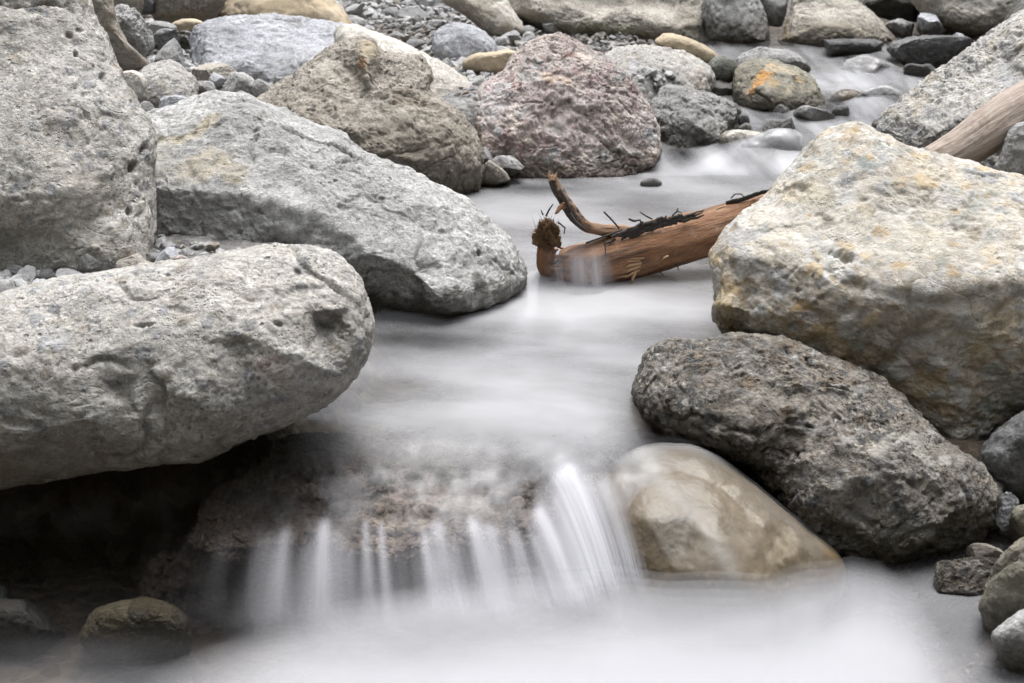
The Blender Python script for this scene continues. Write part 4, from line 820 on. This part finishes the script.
film('glazed', .007, MG, lambda a, b_, W: np.clip(dens_glaze(a, b_, W) - .07, 0, 1), 0)
def dens_rapid(lo, s):
    def f(a, b_, W):
        n = fbm(np.stack([(a - .8 * b_) * .06, b_ * .02, 0 * a + s], 1), 4, .55); return lo + .35 * n
    return f
film('hump', .02, MW, dens_rapid(.55, 1)); film('veiled grey', .015, MW, dens_rapid(.28, 7)); film('veiled ochre', .015, MW, dens_rapid(.2, 2)); film('veiled pale', .015, MW, dens_rapid(.35, 3))

# lower pool: churned white water, built as a stack of thinning sheets
nr, nc = 300, 420
yv = np.linspace(1.2, 3.35, nr); xv = np.linspace(-1.9, 1.9, nc)
X2, Y2 = np.meshgrid(xv, yv); x, y = X2.ravel(), Y2.ravel()
P0 = np.stack([x, y, np.zeros_like(x)], 1); px, py = to_px(P0)
n1 = fbm(np.stack([x * 1.3, y * 3.0, 0 * x], 1), 4, .5); n2 = fbm(np.stack([x * 4, y * 8, 0 * x + 4], 1), 3, .5)
# foot line of the churn in the picture
fl = np.interp(px, [0, 120, 220, 300, 380, 450, 520, 570, 620, 700, 770, 820, 850, 880, 910, 950, 1024], [664, 654, 638, 626, 618, 612, 602, 600, 590, 597, 598, 584, 566, 560, 574, 630, 690])
inside = sstep(-14, 52, py - fl + 8 * n1)
left = sstep(95, 330, px - 14 * n1); right = 1 - sstep(800, 1010, px + .45 * (640 - py) + 26 * n1)
body = inside * left * right
mound = np.exp(-((py - fl - 22) / 26) ** 2) * left * right
K = 7
for k in range(K):
    zz = -.02 + .008 * n1 + (.085 * k / (K - 1)) * (.3 * body + 1.35 * mound * (1 + .35 * n1))
    D = (.20 if k < K - 1 else .16) * body * (1 + .22 * n1) + (0.09 if k == 0 else 0) * (.7 + n1) * sstep(-120, 60, px) * 2.2 * sstep(622, 690, py)
    D = D * body ** (.15 * k)
    if k == 0:
        D = np.maximum(D, .88 * body ** 1.15 * (1 + .12 * n1) * sstep(0, 80, py - fl))
        D += .20 * sstep(840, 930, px) * (1 - .5 * sstep(640, 683, py)) * (.8 + .5 * n1) * (1 - sstep(3.0, 3.15, y))
    V = np.stack([x, y, zz], 1)
    w = link_mesh('water', V, kept(grid_faces(nr, nc), D, np.full(len(D), 1.0 if k == 0 else 0.0)), MP, loc=np.zeros(3), attrs={'foam': ('FLOAT', np.clip(D, 0, .92)), 'sheen': ('FLOAT', (.12 + .6 * sstep(200, 420, px)) if k == 0 else np.zeros(len(x)))})
    tag(w, kind='structure')

# ------------------------------------------------------------------ driftwood
def wood_mat(name, cols, bark, pale, rough=.75, along=(60, 60, 4)):
    m, nt = new_mat(name); b = NB(nt)
    uv = b.n('ShaderNodeAttribute', attribute_name='grain').outputs['Vector']
    mp = b.n('ShaderNodeMapping'); b.l(uv, mp.inputs[0]); mp.inputs['Scale'].default_value = (1, 1, .12)
    g1 = b.noise(mp.outputs[0], 9, 8, .68, .4); g2 = b.noise(mp.outputs[0], 38, 6, .7)
    c = b.ramp(g1, [(.28 + .44 * k / (len(cols) - 1), q) for k, q in enumerate(cols)])
    c = b.mix(b.rng(g2, .38, .7, 0, .55), c, bark)
    c = b.mix(b.rng(b.noise(uv, 6, 4, .6), .56, .72, 0, .6), c, pale)
    st = b.attr('stain_tint'); c = b.mix(st.outputs['Alpha'], c, st.outputs['Color'])
    p = b.n('ShaderNodeBsdfPrincipled'); b.l(c, p.inputs['Base Color']); p.inputs['Roughness'].default_value = rough; p.inputs['Specular IOR Level'].default_value = .3
    bp = b.n('ShaderNodeBump'); bp.inputs['Distance'].default_value = .012; bp.inputs['Strength'].default_value = .8
    b.l(b.math('ADD', g1, b.math('MULTIPLY', g2, .6)), bp.inputs['Height']); b.l(bp.outputs[0], p.inputs['Normal'])
    o = b.n('ShaderNodeOutputMaterial'); b.l(p.outputs[0], o.inputs[0]); return m
MWET = wood_mat('wet_red_brown_wood', [(.17, .075, .036), (.37, .185, .092), (.28, .135, .066), (.48, .28, .155)], (.07, .045, .035), (.42, .30, .2), .5)
MPALE = wood_mat('bleached_driftwood', [(.36, .29, .25), (.48, .40, .35), (.42, .35, .30), (.54, .47, .42)], (.28, .21, .17), (.55, .5, .46), .8)
MBARK = wood_mat('black_bark', [(.03, .026, .024), (.07, .06, .055), (.045, .04, .035), (.12, .1, .09)], (.02, .02, .02), (.15, .13, .12), .7)
MFIB = wood_mat('brown_fibre', [(.10, .055, .028), (.22, .125, .062), (.16, .09, .045), (.3, .19, .105)], (.06, .04, .02), (.3, .2, .1), .8)
MSPL = wood_mat('raw_splintered_wood', [(.34, .20, .11), (.46, .30, .18), (.4, .25, .14), (.54, .38, .25)], (.35, .2, .1), (.6, .45, .28), .7)

def tube(name, path, mat, parent=None, n=48, m=90, rough=.08, taper_ends=True, oval=1.0, seed=0, stain_tint=None, knots=()):
    """path: list of (x, y, z, radius) in metres"""
    A = np.array(path, float); k = np.linspace(0, 1, len(A))
    # smooth the centre line with a Catmull-Rom pass
    t = np.linspace(0, 1, m); f = t * (len(A) - 1); i = np.clip(f.astype(int), 0, len(A) - 2); u = (f - i)[:, None]
    p0, p1, p2, p3 = A[np.clip(i - 1, 0, None)], A[i], A[i + 1], A[np.clip(i + 2, None, len(A) - 1)]
    C = .5 * (2 * p1 + (p2 - p0) * u + (2 * p0 - 5 * p1 + 4 * p2 - p3) * u ** 2 + (3 * p1 - p0 - 3 * p2 + p3) * u ** 3)
    c, r = C[:, :3], C[:, 3]
    tg = np.gradient(c, axis=0); tg /= np.linalg.norm(tg, axis=1)[:, None]
    ref = np.array([0, -1.0, .2]); s1 = np.cross(tg, ref); s1 /= np.linalg.norm(s1, axis=1)[:, None]; s2 = np.cross(s1, tg)
    if taper_ends:
        r = r * np.minimum(1, np.sqrt(np.clip(t / .02, .02, 1))) * np.minimum(1, np.sqrt(np.clip((1 - t) / .02, .02, 1)))
    a = np.linspace(0, 2 * np.pi, n, endpoint=False)
    dirs = s1[:, None, :] * np.cos(a)[None, :, None] + s2[:, None, :] * np.sin(a)[None, :, None] * oval
    ln = np.concatenate([[0], np.cumsum(np.linalg.norm(np.diff(c, axis=0), axis=1))])
    q = np.stack([np.repeat(np.cos(a)[None], m, 0), np.repeat(np.sin(a)[None], m, 0), np.repeat(ln[:, None], n, 1) / (r.mean() * 5)], -1).reshape(-1, 3)
    bumpy = fbm(q * 1.4 + seed, 4, .55) + .5 * fbm(q * np.array([5, 5, .9]) + seed, 3)
    rr = (r[:, None] * (1 + rough * bumpy.reshape(m, n)))
    V = (c[:, None, :] + dirs * rr[..., None]).reshape(-1, 3)
    idx = np.arange(m * n).reshape(m, n); nx = np.roll(idx, -1, 1)
    F = np.stack([idx[:-1].ravel(), nx[:-1].ravel(), nx[1:].ravel(), idx[1:].ravel()], 1)
    # close the ends
    V = np.concatenate([V, c[:1], c[-1:]]); a0, a1 = m * n, m * n + 1
    caps = [[a0, nx[0, j], idx[0, j], idx[0, j]] for j in range(0)]
    grain = np.stack([np.repeat(np.cos(a)[None], m, 0) * r.mean() * 6, np.repeat(np.sin(a)[None], m, 0) * r.mean() * 6, np.repeat(ln[:, None], n, 1) * 6], -1).reshape(-1, 3) + seed
    grain = np.concatenate([grain, grain[:2]])
    tris = np.concatenate([np.stack([F[:, 0], F[:, 1], F[:, 2]], 1), np.stack([F[:, 0], F[:, 2], F[:, 3]], 1),
                           np.stack([np.full(n, a0), nx[0], idx[0]], 1), np.stack([np.full(n, a1), idx[-1], nx[-1]], 1)])
    st = np.zeros((len(V), 4))
    if stain_tint is not None: st = stain_tint(V, np.concatenate([np.repeat(t, n), [0, 1]]), np.concatenate([np.tile(a, m), [0, 0]]))
    loc = None if parent is None else np.zeros(3)
    base = parent.location if parent else None
    if parent: V = V - np.array(base)
    o = link_mesh(name, V, tris, mat, loc=np.zeros(3) if parent else None, parent=parent, attrs={'stain_tint': ('FLOAT_COLOR', st)})
    a_ = o.data.attributes.new('grain', 'FLOAT_VECTOR', 'POINT'); a_.data.foreach_set('vector', grain.astype(np.float32).ravel())
    return o

def pth(pts):  # (px, py, Y, radius in picture pixels)
    out = []
    for a, b_, Y, r in pts:
        Y = Y - LOGY
        P = at_y(a, b_, Y); out.append((*P, r * ((P - CAM) @ FWD) / FPX))
    return out

def empty(name, loc):
    o = bpy.data.objects.new(name, None); COL.objects.link(o); o.location = Vector(loc); o.empty_display_size = .1; return o

def wst(V, t, a):
    st = np.zeros((len(V), 4)); st[:, :3] = (.055, .036, .028); ctr = V.mean(0)
    nz = fbm(np.stack([t * 6, np.cos(a) * 1.5, np.sin(a) * 1.5], 1), 4); fz = fbm(np.stack([t * 4, np.cos(a) * 7, np.sin(a) * 7], 1), 4)
    st[:, 3] = .75 * sstep(.05, .6, .5 * nz + .75 * fz + .12); return st
LOGY = .27
log = empty('driftwood_log', at_y(660, 290, 4.6))
tag(log, 'wet red brown driftwood log with an upright broken branch, lying across the stream', 'driftwood')
tube('trunk', pth([(558, 265, 4.84, 14), (572, 265, 4.84, 20), (600, 262, 4.84, 23), (640, 251, 4.88, 25), (690, 237, 4.93, 24.5), (740, 221, 4.98, 23), (790, 205, 5.03, 22), (850, 188, 5.1, 22)]), MWET, log, rough=.09, seed=2, stain_tint=wst)
def bst(V, t, a):
    st = np.zeros((len(V), 4)); st[:, :3] = (.045, .04, .038)
    nz = fbm(V * 30, 3)
    st[:, 3] = sstep(.07, .13, t + .03 * nz) * (1 - sstep(.60, .74, t + .08 * nz)) * sstep(-.25, .35, .52 + .9 * fbm(V * 38 + 4, 5, .6) + .5 * np.sin(a + 2.2)) * .95
    return st
tube('branch', pth([(551, 175, 4.80, 2.6), (553, 180, 4.80, 4.4), (556, 188, 4.80, 5.4), (562, 197, 4.80, 6.0), (567, 205, 4.80, 6.4), (573, 213, 4.81, 6.6), (579, 220, 4.81, 6.4), (588, 227, 4.82, 6.0), (600, 230, 4.83, 5.6), (616, 231, 4.85, 6.5), (640, 236, 4.88, 8)]), wood_mat('orange_brown_branch_wood', [(.24, .13, .075), (.38, .235, .15), (.3, .18, .11), (.46, .33, .25)], (.12, .07, .05), (.55, .42, .33), .6), log, n=32, m=150, rough=.16, seed=5, stain_tint=bst, oval=.85)
# fibrous root knob: an irregular lump wrapped in fibres
def strand_mesh(name, strands, mat, parent, n=6):
    Vs, Ts, Gs = [], [], []; o0 = 0
    for path in strands:
        A = np.array(path, float); m = len(A); c, r = A[:, :3], A[:, 3]
        tg = np.gradient(c, axis=0); tg /= np.linalg.norm(tg, axis=1)[:, None] + 1e-9
        s1 = np.cross(tg, np.array([.2, -1, .3])); s1 /= np.linalg.norm(s1, axis=1)[:, None] + 1e-9; s2 = np.cross(s1, tg)
        a = np.linspace(0, 2 * np.pi, n, endpoint=False)
        V = (c[:, None] + (s1[:, None] * np.cos(a)[None, :, None] + s2[:, None] * np.sin(a)[None, :, None]) * r[:, None, None]).reshape(-1, 3)
        idx = np.arange(m * n).reshape(m, n) + o0; nx = np.roll(idx, -1, 1)
        Ts += [np.stack([idx[:-1].ravel(), nx[:-1].ravel(), nx[1:].ravel()], 1), np.stack([idx[:-1].ravel(), nx[1:].ravel(), idx[1:].ravel()], 1)]
        Vs.append(V); Gs.append(np.repeat(np.arange(m)[:, None] * .05, n, 0) * np.ones(3) + o0); o0 += m * n
    V = np.concatenate(Vs) - np.array(parent.location)
    o = link_mesh(name, V, np.concatenate(Ts), mat, loc=np.zeros(3), parent=parent, attrs={'stain_tint': ('FLOAT_COLOR', np.zeros((len(V), 4)))})
    G = np.concatenate(Gs); a_ = o.data.attributes.new('grain', 'FLOAT_VECTOR', 'POINT'); a_.data.foreach_set('vector', G.astype(np.float32).ravel()); return o
D0, F0, E0 = ico(6)
kc = at_y(547, 234, 4.55); KV = D0 * np.array([.034, .032, .044]) ; KV = KV * (1 + .55 * fbm(D0 * 1.7 + 3, 5, .6))[:, None] + np.array([0, 0, -.005])
kn = link_mesh('root_knob', KV + kc - np.array(log.location), F0, MFIB, loc=np.zeros(3), parent=log, attrs={'stain_tint': ('FLOAT_COLOR', np.zeros((len(KV), 4)))})
a_ = kn.data.attributes.new('grain', 'FLOAT_VECTOR', 'POINT'); a_.data.foreach_set('vector', (KV * 30).astype(np.float32).ravel())
rs = np.random.default_rng(11); fib = []
for k in range(150):
    d0 = rs.normal(size=3); d0 /= np.linalg.norm(d0); ax = rs.normal(size=3); ax /= np.linalg.norm(ax); pth_ = []
    for j in range(9):
        R = np.array(Matrix.Rotation(.16 * j, 3, Vector(ax))); dd = R @ d0
        rr = 1.04 + .55 * float(fbm(dd[None] * 1.7 + 3, 5, .6)[0]) + .02 * j * rs.uniform(0, 1)
        pth_.append((*(kc + dd * np.array([.034, .032, .044]) * rr), .0011 * (1 - j / 11)))
    fib.append(pth_)
for k in range(36):   # loose ends standing off the lump
    d0 = rs.normal(size=3); d0[2] = abs(d0[2]) * .8; d0 /= np.linalg.norm(d0); o_ = rs.normal(size=3) * .25
    fib.append([(*(kc + (d0 + o_ * f * f) * np.array([.034, .032, .044]) * (.9 + .45 * f)), .0016 * (1.05 - f)) for f in (0, .25, .5, .75, 1)])
strand_mesh('root_fibres', fib, MFIB, log)
shards = []
tube('side_branch', pth([(566, 204, 4.79, 3.6), (561, 207, 4.77, 2.6), (557, 212, 4.76, 1.6), (555, 214, 4.76, .6)]), MWET, log, n=16, m=24, rough=.2, seed=31)
for t in ([(551, 180, 4.79, 2), (549, 174, 4.79, 1.3), (550, 170, 4.79, .4)], [(554, 180, 4.79, 2), (556, 175, 4.79, 1.2), (557, 172, 4.79, .4)], [(569, 212, 4.78, 2.2), (575, 222, 4.78, 2), (586, 230, 4.79, 1)], [(560, 190, 4.78, 2), (566, 201, 4.77, 2.2), (571, 212, 4.78, 1)]): strand_mesh('splinter', [pth(t)], MBARK if t[0][0] > 556 else MSPL, log)
for k in range(34):   # torn root end of the trunk
    b0 = rs.uniform(248, 282); x0 = rs.uniform(556, 574); L = rs.uniform(8, 22); up = rs.uniform(-7, 7); Yk = 4.84 + rs.uniform(-.05, .06)
    shards.append(pth([(x0, b0, Yk, rs.uniform(1.2, 2.4)), (x0 - L * .5, b0 + up * .35, Yk, rs.uniform(.8, 1.6)), (x0 - L, b0 + up, Yk, .4)]))
strand_mesh('torn_end', shards, wood_mat('torn_orange_wood', [(.16, .08, .045), (.29, .155, .085), (.22, .12, .065), (.36, .22, .13)], (.09, .05, .03), (.45, .3, .2), .6), log)
for t in ([(546, 216, 4.78, 1), (549, 210, 4.77, .9), (553, 204, 4.77, .5)], [(543, 215, 4.78, .9), (541, 210, 4.78, .4)], [(558, 222, 4.78, .9), (565, 228, 4.77, .8), (564, 234, 4.77, .5)]): strand_mesh('root_twig', [pth(t)], MBARK, log)
# the dead stem carrying the knob down to the trunk
tube('root_stub', pth([(548, 240, 4.84, 8), (546, 252, 4.84, 9), (550, 264, 4.86, 12), (562, 272, 4.86, 13)]), MWET, log, n=40, m=60, rough=.3, seed=8)
# black bark strips along the top of the trunk
bark = []
def top_pt(xp, up, Y=4.86):
    yt = np.interp(xp, [545, 600, 620, 640, 690, 740, 790], [249, 240, 233, 226, 213, 198, 184]); return (xp, yt - up, Y - .02)
for k in range(46):
    x0 = rs.uniform(604, 676); L = rs.uniform(10, 34); u0 = rs.uniform(-7, 1); pts = []
    for j in range(6):
        f = j / 5; a, b_, Y = top_pt(x0 + L * f, u0 + rs.uniform(-1, 1.6) + (3 * f * f if rs.random() < .4 else 0), np.interp(x0 + L * f, [600, 790], [4.82, 4.98]))
        pts.append((a, b_, Y - .012, rs.uniform(.9, 2.2) * (1 - .6 * abs(f - .4))))
    bark.append(pth(pts))
for k in range(20):
    x0 = rs.uniform(722, 760); L = rs.uniform(8, 22); u0 = rs.uniform(-3, 0)
    bark.append(pth([(*top_pt(x0 + L * f, u0 + rs.uniform(-.6, 1), 4.98)[:2], 4.95, rs.uniform(.7, 1.5)) for f in (0, .33, .66, 1)]))
strand_mesh('bark_strip', bark[:46], MBARK, log); strand_mesh('bark_strip', bark[46:], MBARK, log)
tw = [[(604, 212, 4.8, .9), (611, 219, 4.81, .9), (619, 228, 4.83, .9)], [(640, 212, 4.8, .6), (646, 216, 4.81, .8), (652, 219, 4.83, .8)], [(586, 243, 4.80, .9), (600, 238, 4.81, .9), (622, 230, 4.82, .9)],
      [(629, 219, 4.8, 1), (634, 221, 4.81, 1.3), (640, 220, 4.8, 1), (642, 226, 4.82, 1)], [(672, 216, 4.84, .8), (677, 211, 4.84, .9), (682, 213, 4.84, .5)], [(676, 213, 4.84, .8), (678, 208, 4.84, .5)], [(731, 198, 4.94, .7), (735, 194, 4.93, .7), (741, 194, 4.93, .7), (744, 197, 4.95, .6)],
      [(604, 236, 4.78, .7), (606, 256, 4.77, .6), (603, 280, 4.79, .4)], [(677, 265, 4.84, .9), (678, 268, 4.83, .6), (679, 271, 4.83, .3)], [(660, 272, 4.84, .6), (664, 276, 4.83, .4)]]
for t in tw: strand_mesh('twig', [pth(t)], MBARK, log)
sp = []
for (x0, y0, x1, y1, w_) in [(640, 260, 618, 263, 1.6), (641, 263, 619, 269, 1.8), (640, 266, 622, 274, 1.8), (639, 270, 625, 278, 1.4), (636, 269, 633, 281, 1.6), (633, 274, 632, 284, 1.1), (644, 258, 622, 260, 1.0), (668, 256, 662, 260, 1.0), (726, 206, 716, 210, 1.0), (632, 275, 616, 278, 1.0)]:
    sp.append(pth([(x0, y0, 4.80, w_), ((x0 + x1) / 2, (y0 + y1) / 2 - .6, 4.785, w_), (x1, y1, 4.79, .4)]))
for s_ in sp: strand_mesh('splinter', [s_], MSPL, log)
# water sheeting over the log end: thin veil wrapped on the stub
vs = np.linspace(-1.3, 1.3, 60); vt = np.linspace(0, 1, 40); S, T = np.meshgrid(vs, vt)
VP = np.zeros((40, 60, 3))
for i_ in range(40):
    t_ = vt[i_]
    VP[i_] = at_y(578 + 34 * vs + 4 * t_, np.full(60, 244 + 54 * t_), 4.44 - .02 * t_ + .06 * (vs ** 2) + .03 * (1 - t_) ** 2)
nn = fbm(np.stack([S.ravel() * 7, T.ravel() * .8, 0 * S.ravel()], 1), 3).reshape(S.shape)
D = (.22 + .30 * np.exp(-((S + .08) / .24) ** 2) + .24 * np.exp(-((S - .5) / .2) ** 2) + .2 * nn) * sstep(.0, .4, T) * (1 - sstep(.4, 1.2, np.abs(S)))
D *= 1 - sstep(.72, 1, T)
w = link_mesh('water', VP.reshape(-1, 3), grid_faces(40, 60), MF, loc=np.zeros(3), attrs={'foam': ('FLOAT', np.clip(D, 0, .9).ravel()), 'sheen': ('FLOAT', np.zeros(2400))}); tag(w, kind='structure')

LOGY = 0.0
def scar(V, t, a):
    st = np.zeros((len(V), 4)); st[:, :3] = (.17, .125, .09); qx, qy = to_px(V)
    nz = fbm(V * np.array([30, 30, 30]), 4, .6); n2 = fbm(V * 9, 3)
    st[:, 3] = .75 * gauss(qx, qy, 978, 130, 13, 9, -.6) * sstep(-.1, .3, nz + .15) * 1.2 + .4 * sstep(.25, .6, n2)
    st[:, 3] = np.clip(st[:, 3], 0, .85); return st
log2 = tube('driftwood_log', pth([(905, 178, 4.75, 17), (940, 160, 4.78, 19), (965, 146, 4.8, 21), (990, 129, 4.82, 23), (1020, 110, 4.85, 24), (1060, 88, 4.9, 25), (1120, 58, 4.95, 26)]), MPALE, None, n=96, m=260, rough=.06, seed=12, stain_tint=scar)
tag(log2, 'pale bleached driftwood log leaning between the pebbly boulder and the ochre boulder', 'driftwood')

# ------------------------------------------------------------------ loose gravel
PEBM = [rock_mat('grey_pebble_stone', [(.33, .33, .337), (.46, .46, .467), (.39, .385, .385), (.54, .54, .54)], patch=14, pits=.2, var=.25),
        rock_mat('pale_pebble_stone', [(.42, .415, .41), (.53, .525, .52), (.46, .45, .445), (.6, .59, .58)], patch=14, pits=.2, var=.22),
        rock_mat('dark_pebble_stone', [(.2, .2, .203), (.3, .3, .3), (.25, .245, .24), (.36, .355, .35)], patch=14, pits=.2, var=.3),
        rock_mat('brown_pebble_stone', [(.24, .2, .165), (.34, .3, .26), (.28, .25, .215), (.4, .36, .32)], patch=14, pits=.2, var=.25)]
def pebble_shape(seed, n=4, angular=True):
    D, F, E = ico(n); r = np.random.default_rng(seed); V = D * np.array([1, r.uniform(.6, .9), r.uniform(.5, .75)])
    for k in range(9 if angular else 4):
        nm = r.normal(size=3); nm /= np.linalg.norm(nm); pr = V @ nm; lim = np.quantile(pr, r.uniform(.68, .9)); V = V - nm * np.clip(pr - lim, 0, None)[:, None] * .95
    V = V + normals(V, F) * (.05 * fbm(D * 2.5 + seed, 4))[:, None]
    V /= np.abs(V).max(); return V, F
pmesh = []
for k in range(16):
    V, F = pebble_shape(k + 30, 4, k % 4 != 3)
    ob = link_mesh('pebble', V, F, PEBM[(0, 1, 0, 2, 1, 0, 3, 2)[k % 8]], loc=np.zeros(3), smooth=True, attrs={'stain_tint': ('FLOAT_COLOR', np.zeros((len(V), 4))), 'wet': ('FLOAT', np.zeros(len(V)))})
    pmesh.append(ob)
def inpoly(p, poly):
    x, y = p; c = False; n = len(poly)
    for i in range(n):
        x1, y1 = poly[i]; x2, y2 = poly[(i + 1) % n]
        if (y1 > y) != (y2 > y) and x < (x2 - x1) * (y - y1) / (y2 - y1) + x1: c = not c
    return c
def inrock(P):
    for c, h in BLOBS:
        if (((P - c) / h) ** 2).sum() < .8: return True
    return False
FIELDS = [
    ('small grey angular pebble among the loose gravel on the far left bank', 'pebbles of the far gravel bank', [(270, -8), (445, -8), (470, 20), (530, 28), (560, 40), (520, 52), (500, 60), (440, 74), (330, 26), (290, 12)], 150, (5, 16)),
    ('grey broken stone in the heap of rubble behind the front left boulder', 'stones of the rubble heap behind the front left boulder', [(-10, 262), (40, 258), (100, 262), (160, 262), (200, 256), (150, 272), (80, 282), (30, 292), (-10, 300)], 60, (6, 17)),
    ('small wet pebble at the waterline between the brown boulder and the red one', 'wet pebbles at the foot of the red boulder', [(484, 150), (515, 165), (560, 178), (640, 172), (600, 186), (520, 186), (490, 176)], 24, (2.5, 6)),
    ('little pebble on the gravel bar below the long slab boulder', 'pebbles of the far gravel bar', [(520, 26), (580, 34), (700, 40), (706, 48), (650, 48), (580, 42), (520, 40)], 30, (2.5, 7)),
    ('small stone filling the crevices of the upper left boulder cluster', 'stones filling the upper left crevices', [(140, 55), (175, 64), (240, 70), (275, 90), (225, 108), (150, 112), (130, 90)], 18, (3.5, 8)),
    ('small wet stone in the dark gap at the right edge', 'stones of the gap at the right edge', [(960, 535), (1010, 530), (1030, 545), (1005, 562), (960, 556)], 12, (3, 8)),
    ('loose stone wedged in the gap between the brown boulder and the red boulder', 'stones wedged between the brown and red boulders', [(430, 76), (470, 72), (490, 80), (480, 120), (476, 140), (450, 112)], 14, (3, 6)),
]
rp = random.Random(5); first = True; npb = 0; usedp = set()
for lab, grp, poly, cnt, (r0, r1) in FIELDS:
    bx = [p[0] for p in poly]; by = [p[1] for p in poly]; k = 0; tries = 0
    while k < cnt:
        a, b_ = rp.uniform(min(bx), max(bx)), rp.uniform(min(by), max(by))
        if not inpoly((a, b_), poly): continue
        P = seat(a, b_)
        if inrock(P): tries += 1
        if inrock(P) and tries < 4000: continue
        dist = (P - CAM) @ FWD; r = (r0 + (r1 - r0) * rp.random() ** 2) * dist / FPX
        i = rp.randrange(16)
        if i in usedp: o = pmesh[i].copy(); COL.objects.link(o)
        else: o = pmesh[i]; usedp.add(i)
        s = r * rp.uniform(.9, 1.15)
        o.scale = (s * rp.uniform(.85, 1.25), s * rp.uniform(.8, 1.1), s * rp.uniform(.75, 1.1))
        o.rotation_euler = (rp.uniform(-.5, .5), rp.uniform(-.5, .5), rp.uniform(0, 6.28))
        o.location = Vector(P + np.array([0, 0, s * .28]))
        tag(o, lab, 'pebble', grp); k += 1; npb += 1
# ground cover of finer gravel (nobody could count it)
rs = np.random.default_rng(21); shapes = [pebble_shape(90 + k, 2) for k in range(8)]
Vs, Fs, Ms, off = [], [], [], 0
zones = [(-2.6, -.55, 3.65, 4.6, 1700, .010, .03), (-2.6, .3, 5.9, 7.2, 1200, .012, .03), (-2.6, 1.4, 7.0, 11.2, 9500, .013, .045), (.2, 2.0, 6.1, 9.5, 900, .012, .03), (1.0, 1.8, 2.7, 4.0, 350, .008, .02)]
for (x0, x1, y0, y1, cnt, ra, rb) in zones:
    X = rs.uniform(x0, x1, cnt); Y = rs.uniform(y0, y1, cnt); Z = ground_z(X, Y); W_ = water_z(Y)
    for xx, yy, zz, ww in zip(X, Y, Z, W_):
        if zz < ww - .03 and yy > 3.4: continue
        if inrock(np.array([xx, yy, zz])): continue
        V, F = shapes[rs.integers(8)]; r = ra + (rb - ra) * rs.random() ** 2.2
        R = np.array(Matrix.Rotation(rs.uniform(0, 6.3), 3, 'Z') @ Matrix.Rotation(rs.uniform(-.6, .6), 3, 'X'))
        Vs.append((V * r) @ R.T + np.array([xx, yy, zz + r * .3])); Fs.append(F + off); off += len(V)
        Ms += [int(rs.choice(4, p=[.42, .28, .2, .1]))] * len(F)
V = np.concatenate(Vs); F = np.concatenate(Fs)
gr = link_mesh('gravel', V, F, None, loc=np.zeros(3), smooth=False, attrs={'stain_tint': ('FLOAT_COLOR', np.zeros((len(V), 4))), 'wet': ('FLOAT', ((V[:, 1] < 3.55) * .9 + (1 - sstep(.0, .08, V[:, 2] - water_z(V[:, 1]))) * .7).clip(0, 1))})
for m_ in PEBM: gr.data.materials.append(m_)
gr.data.polygons.foreach_set('material_index', np.array(Ms, np.int32))
tag(gr, 'fine grey gravel covering the banks between the boulders', 'gravel', kind='stuff')

# ------------------------------------------------------------------ light, sky, camera
SUN_EL, SUN_AZ = math.radians(76), math.radians(25)   # azimuth measured from straight ahead towards the right
w = bpy.data.worlds.new('World'); SC.world = w; w.use_nodes = True; nt = w.node_tree; nt.nodes.clear(); b = NB(nt)
sky = b.n('ShaderNodeTexSky', sky_type='NISHITA'); sky.sun_disc = False; sky.sun_elevation = SUN_EL; sky.sun_rotation = SUN_AZ
sky.dust_density = 2; sky.air_density = 1; sky.ozone_density = 1
hs = b.n('ShaderNodeHueSaturation'); hs.inputs['Saturation'].default_value = .22; b.l(sky.outputs[0], hs.inputs['Color'])
bg = b.n('ShaderNodeBackground'); bg.inputs[1].default_value = .13; b.l(hs.outputs[0], bg.inputs[0])
o = b.n('ShaderNodeOutputWorld'); b.l(bg.outputs[0], o.inputs[0])
sd = bpy.data.lights.new('sun', 'SUN'); sd.energy = 1.5; sd.angle = math.radians(36); sd.color = (1, .985, .965)
so = bpy.data.objects.new('sun', sd); COL.objects.link(so)
dirv = Vector((math.sin(SUN_AZ) * math.cos(SUN_EL), math.cos(SUN_AZ) * math.cos(SUN_EL), math.sin(SUN_EL)))
so.rotation_euler = dirv.to_track_quat('Z', 'Y').to_euler(); so.location = dirv * 20

cd = bpy.data.cameras.new('camera'); cam = bpy.data.objects.new('camera', cd); COL.objects.link(cam)
cam.location = Vector(CAM); cam.rotation_euler = (math.radians(90) + PITCH, 0, 0)
cd.lens = 50; cd.sensor_width = 36; cd.clip_end = 500; cd.clip_start = .05
cd.dof.use_dof = True; cd.dof.focus_distance = 4.3; cd.dof.aperture_fstop = 6.3
SC.camera = cam
vs_ = SC.view_settings; SC.display_settings.display_device = 'sRGB'
vs_.view_transform = 'Standard'; vs_.look = 'None'; vs_.gamma = 1; vs_.exposure = 1.62; vs_.use_curve_mapping = False
cy = SC.cycles
cy.use_denoising = True; cy.max_bounces = 10; cy.diffuse_bounces = 3; cy.glossy_bounces = 3; cy.transparent_max_bounces = 24; cy.caustics_reflective = False; cy.caustics_refractive = False
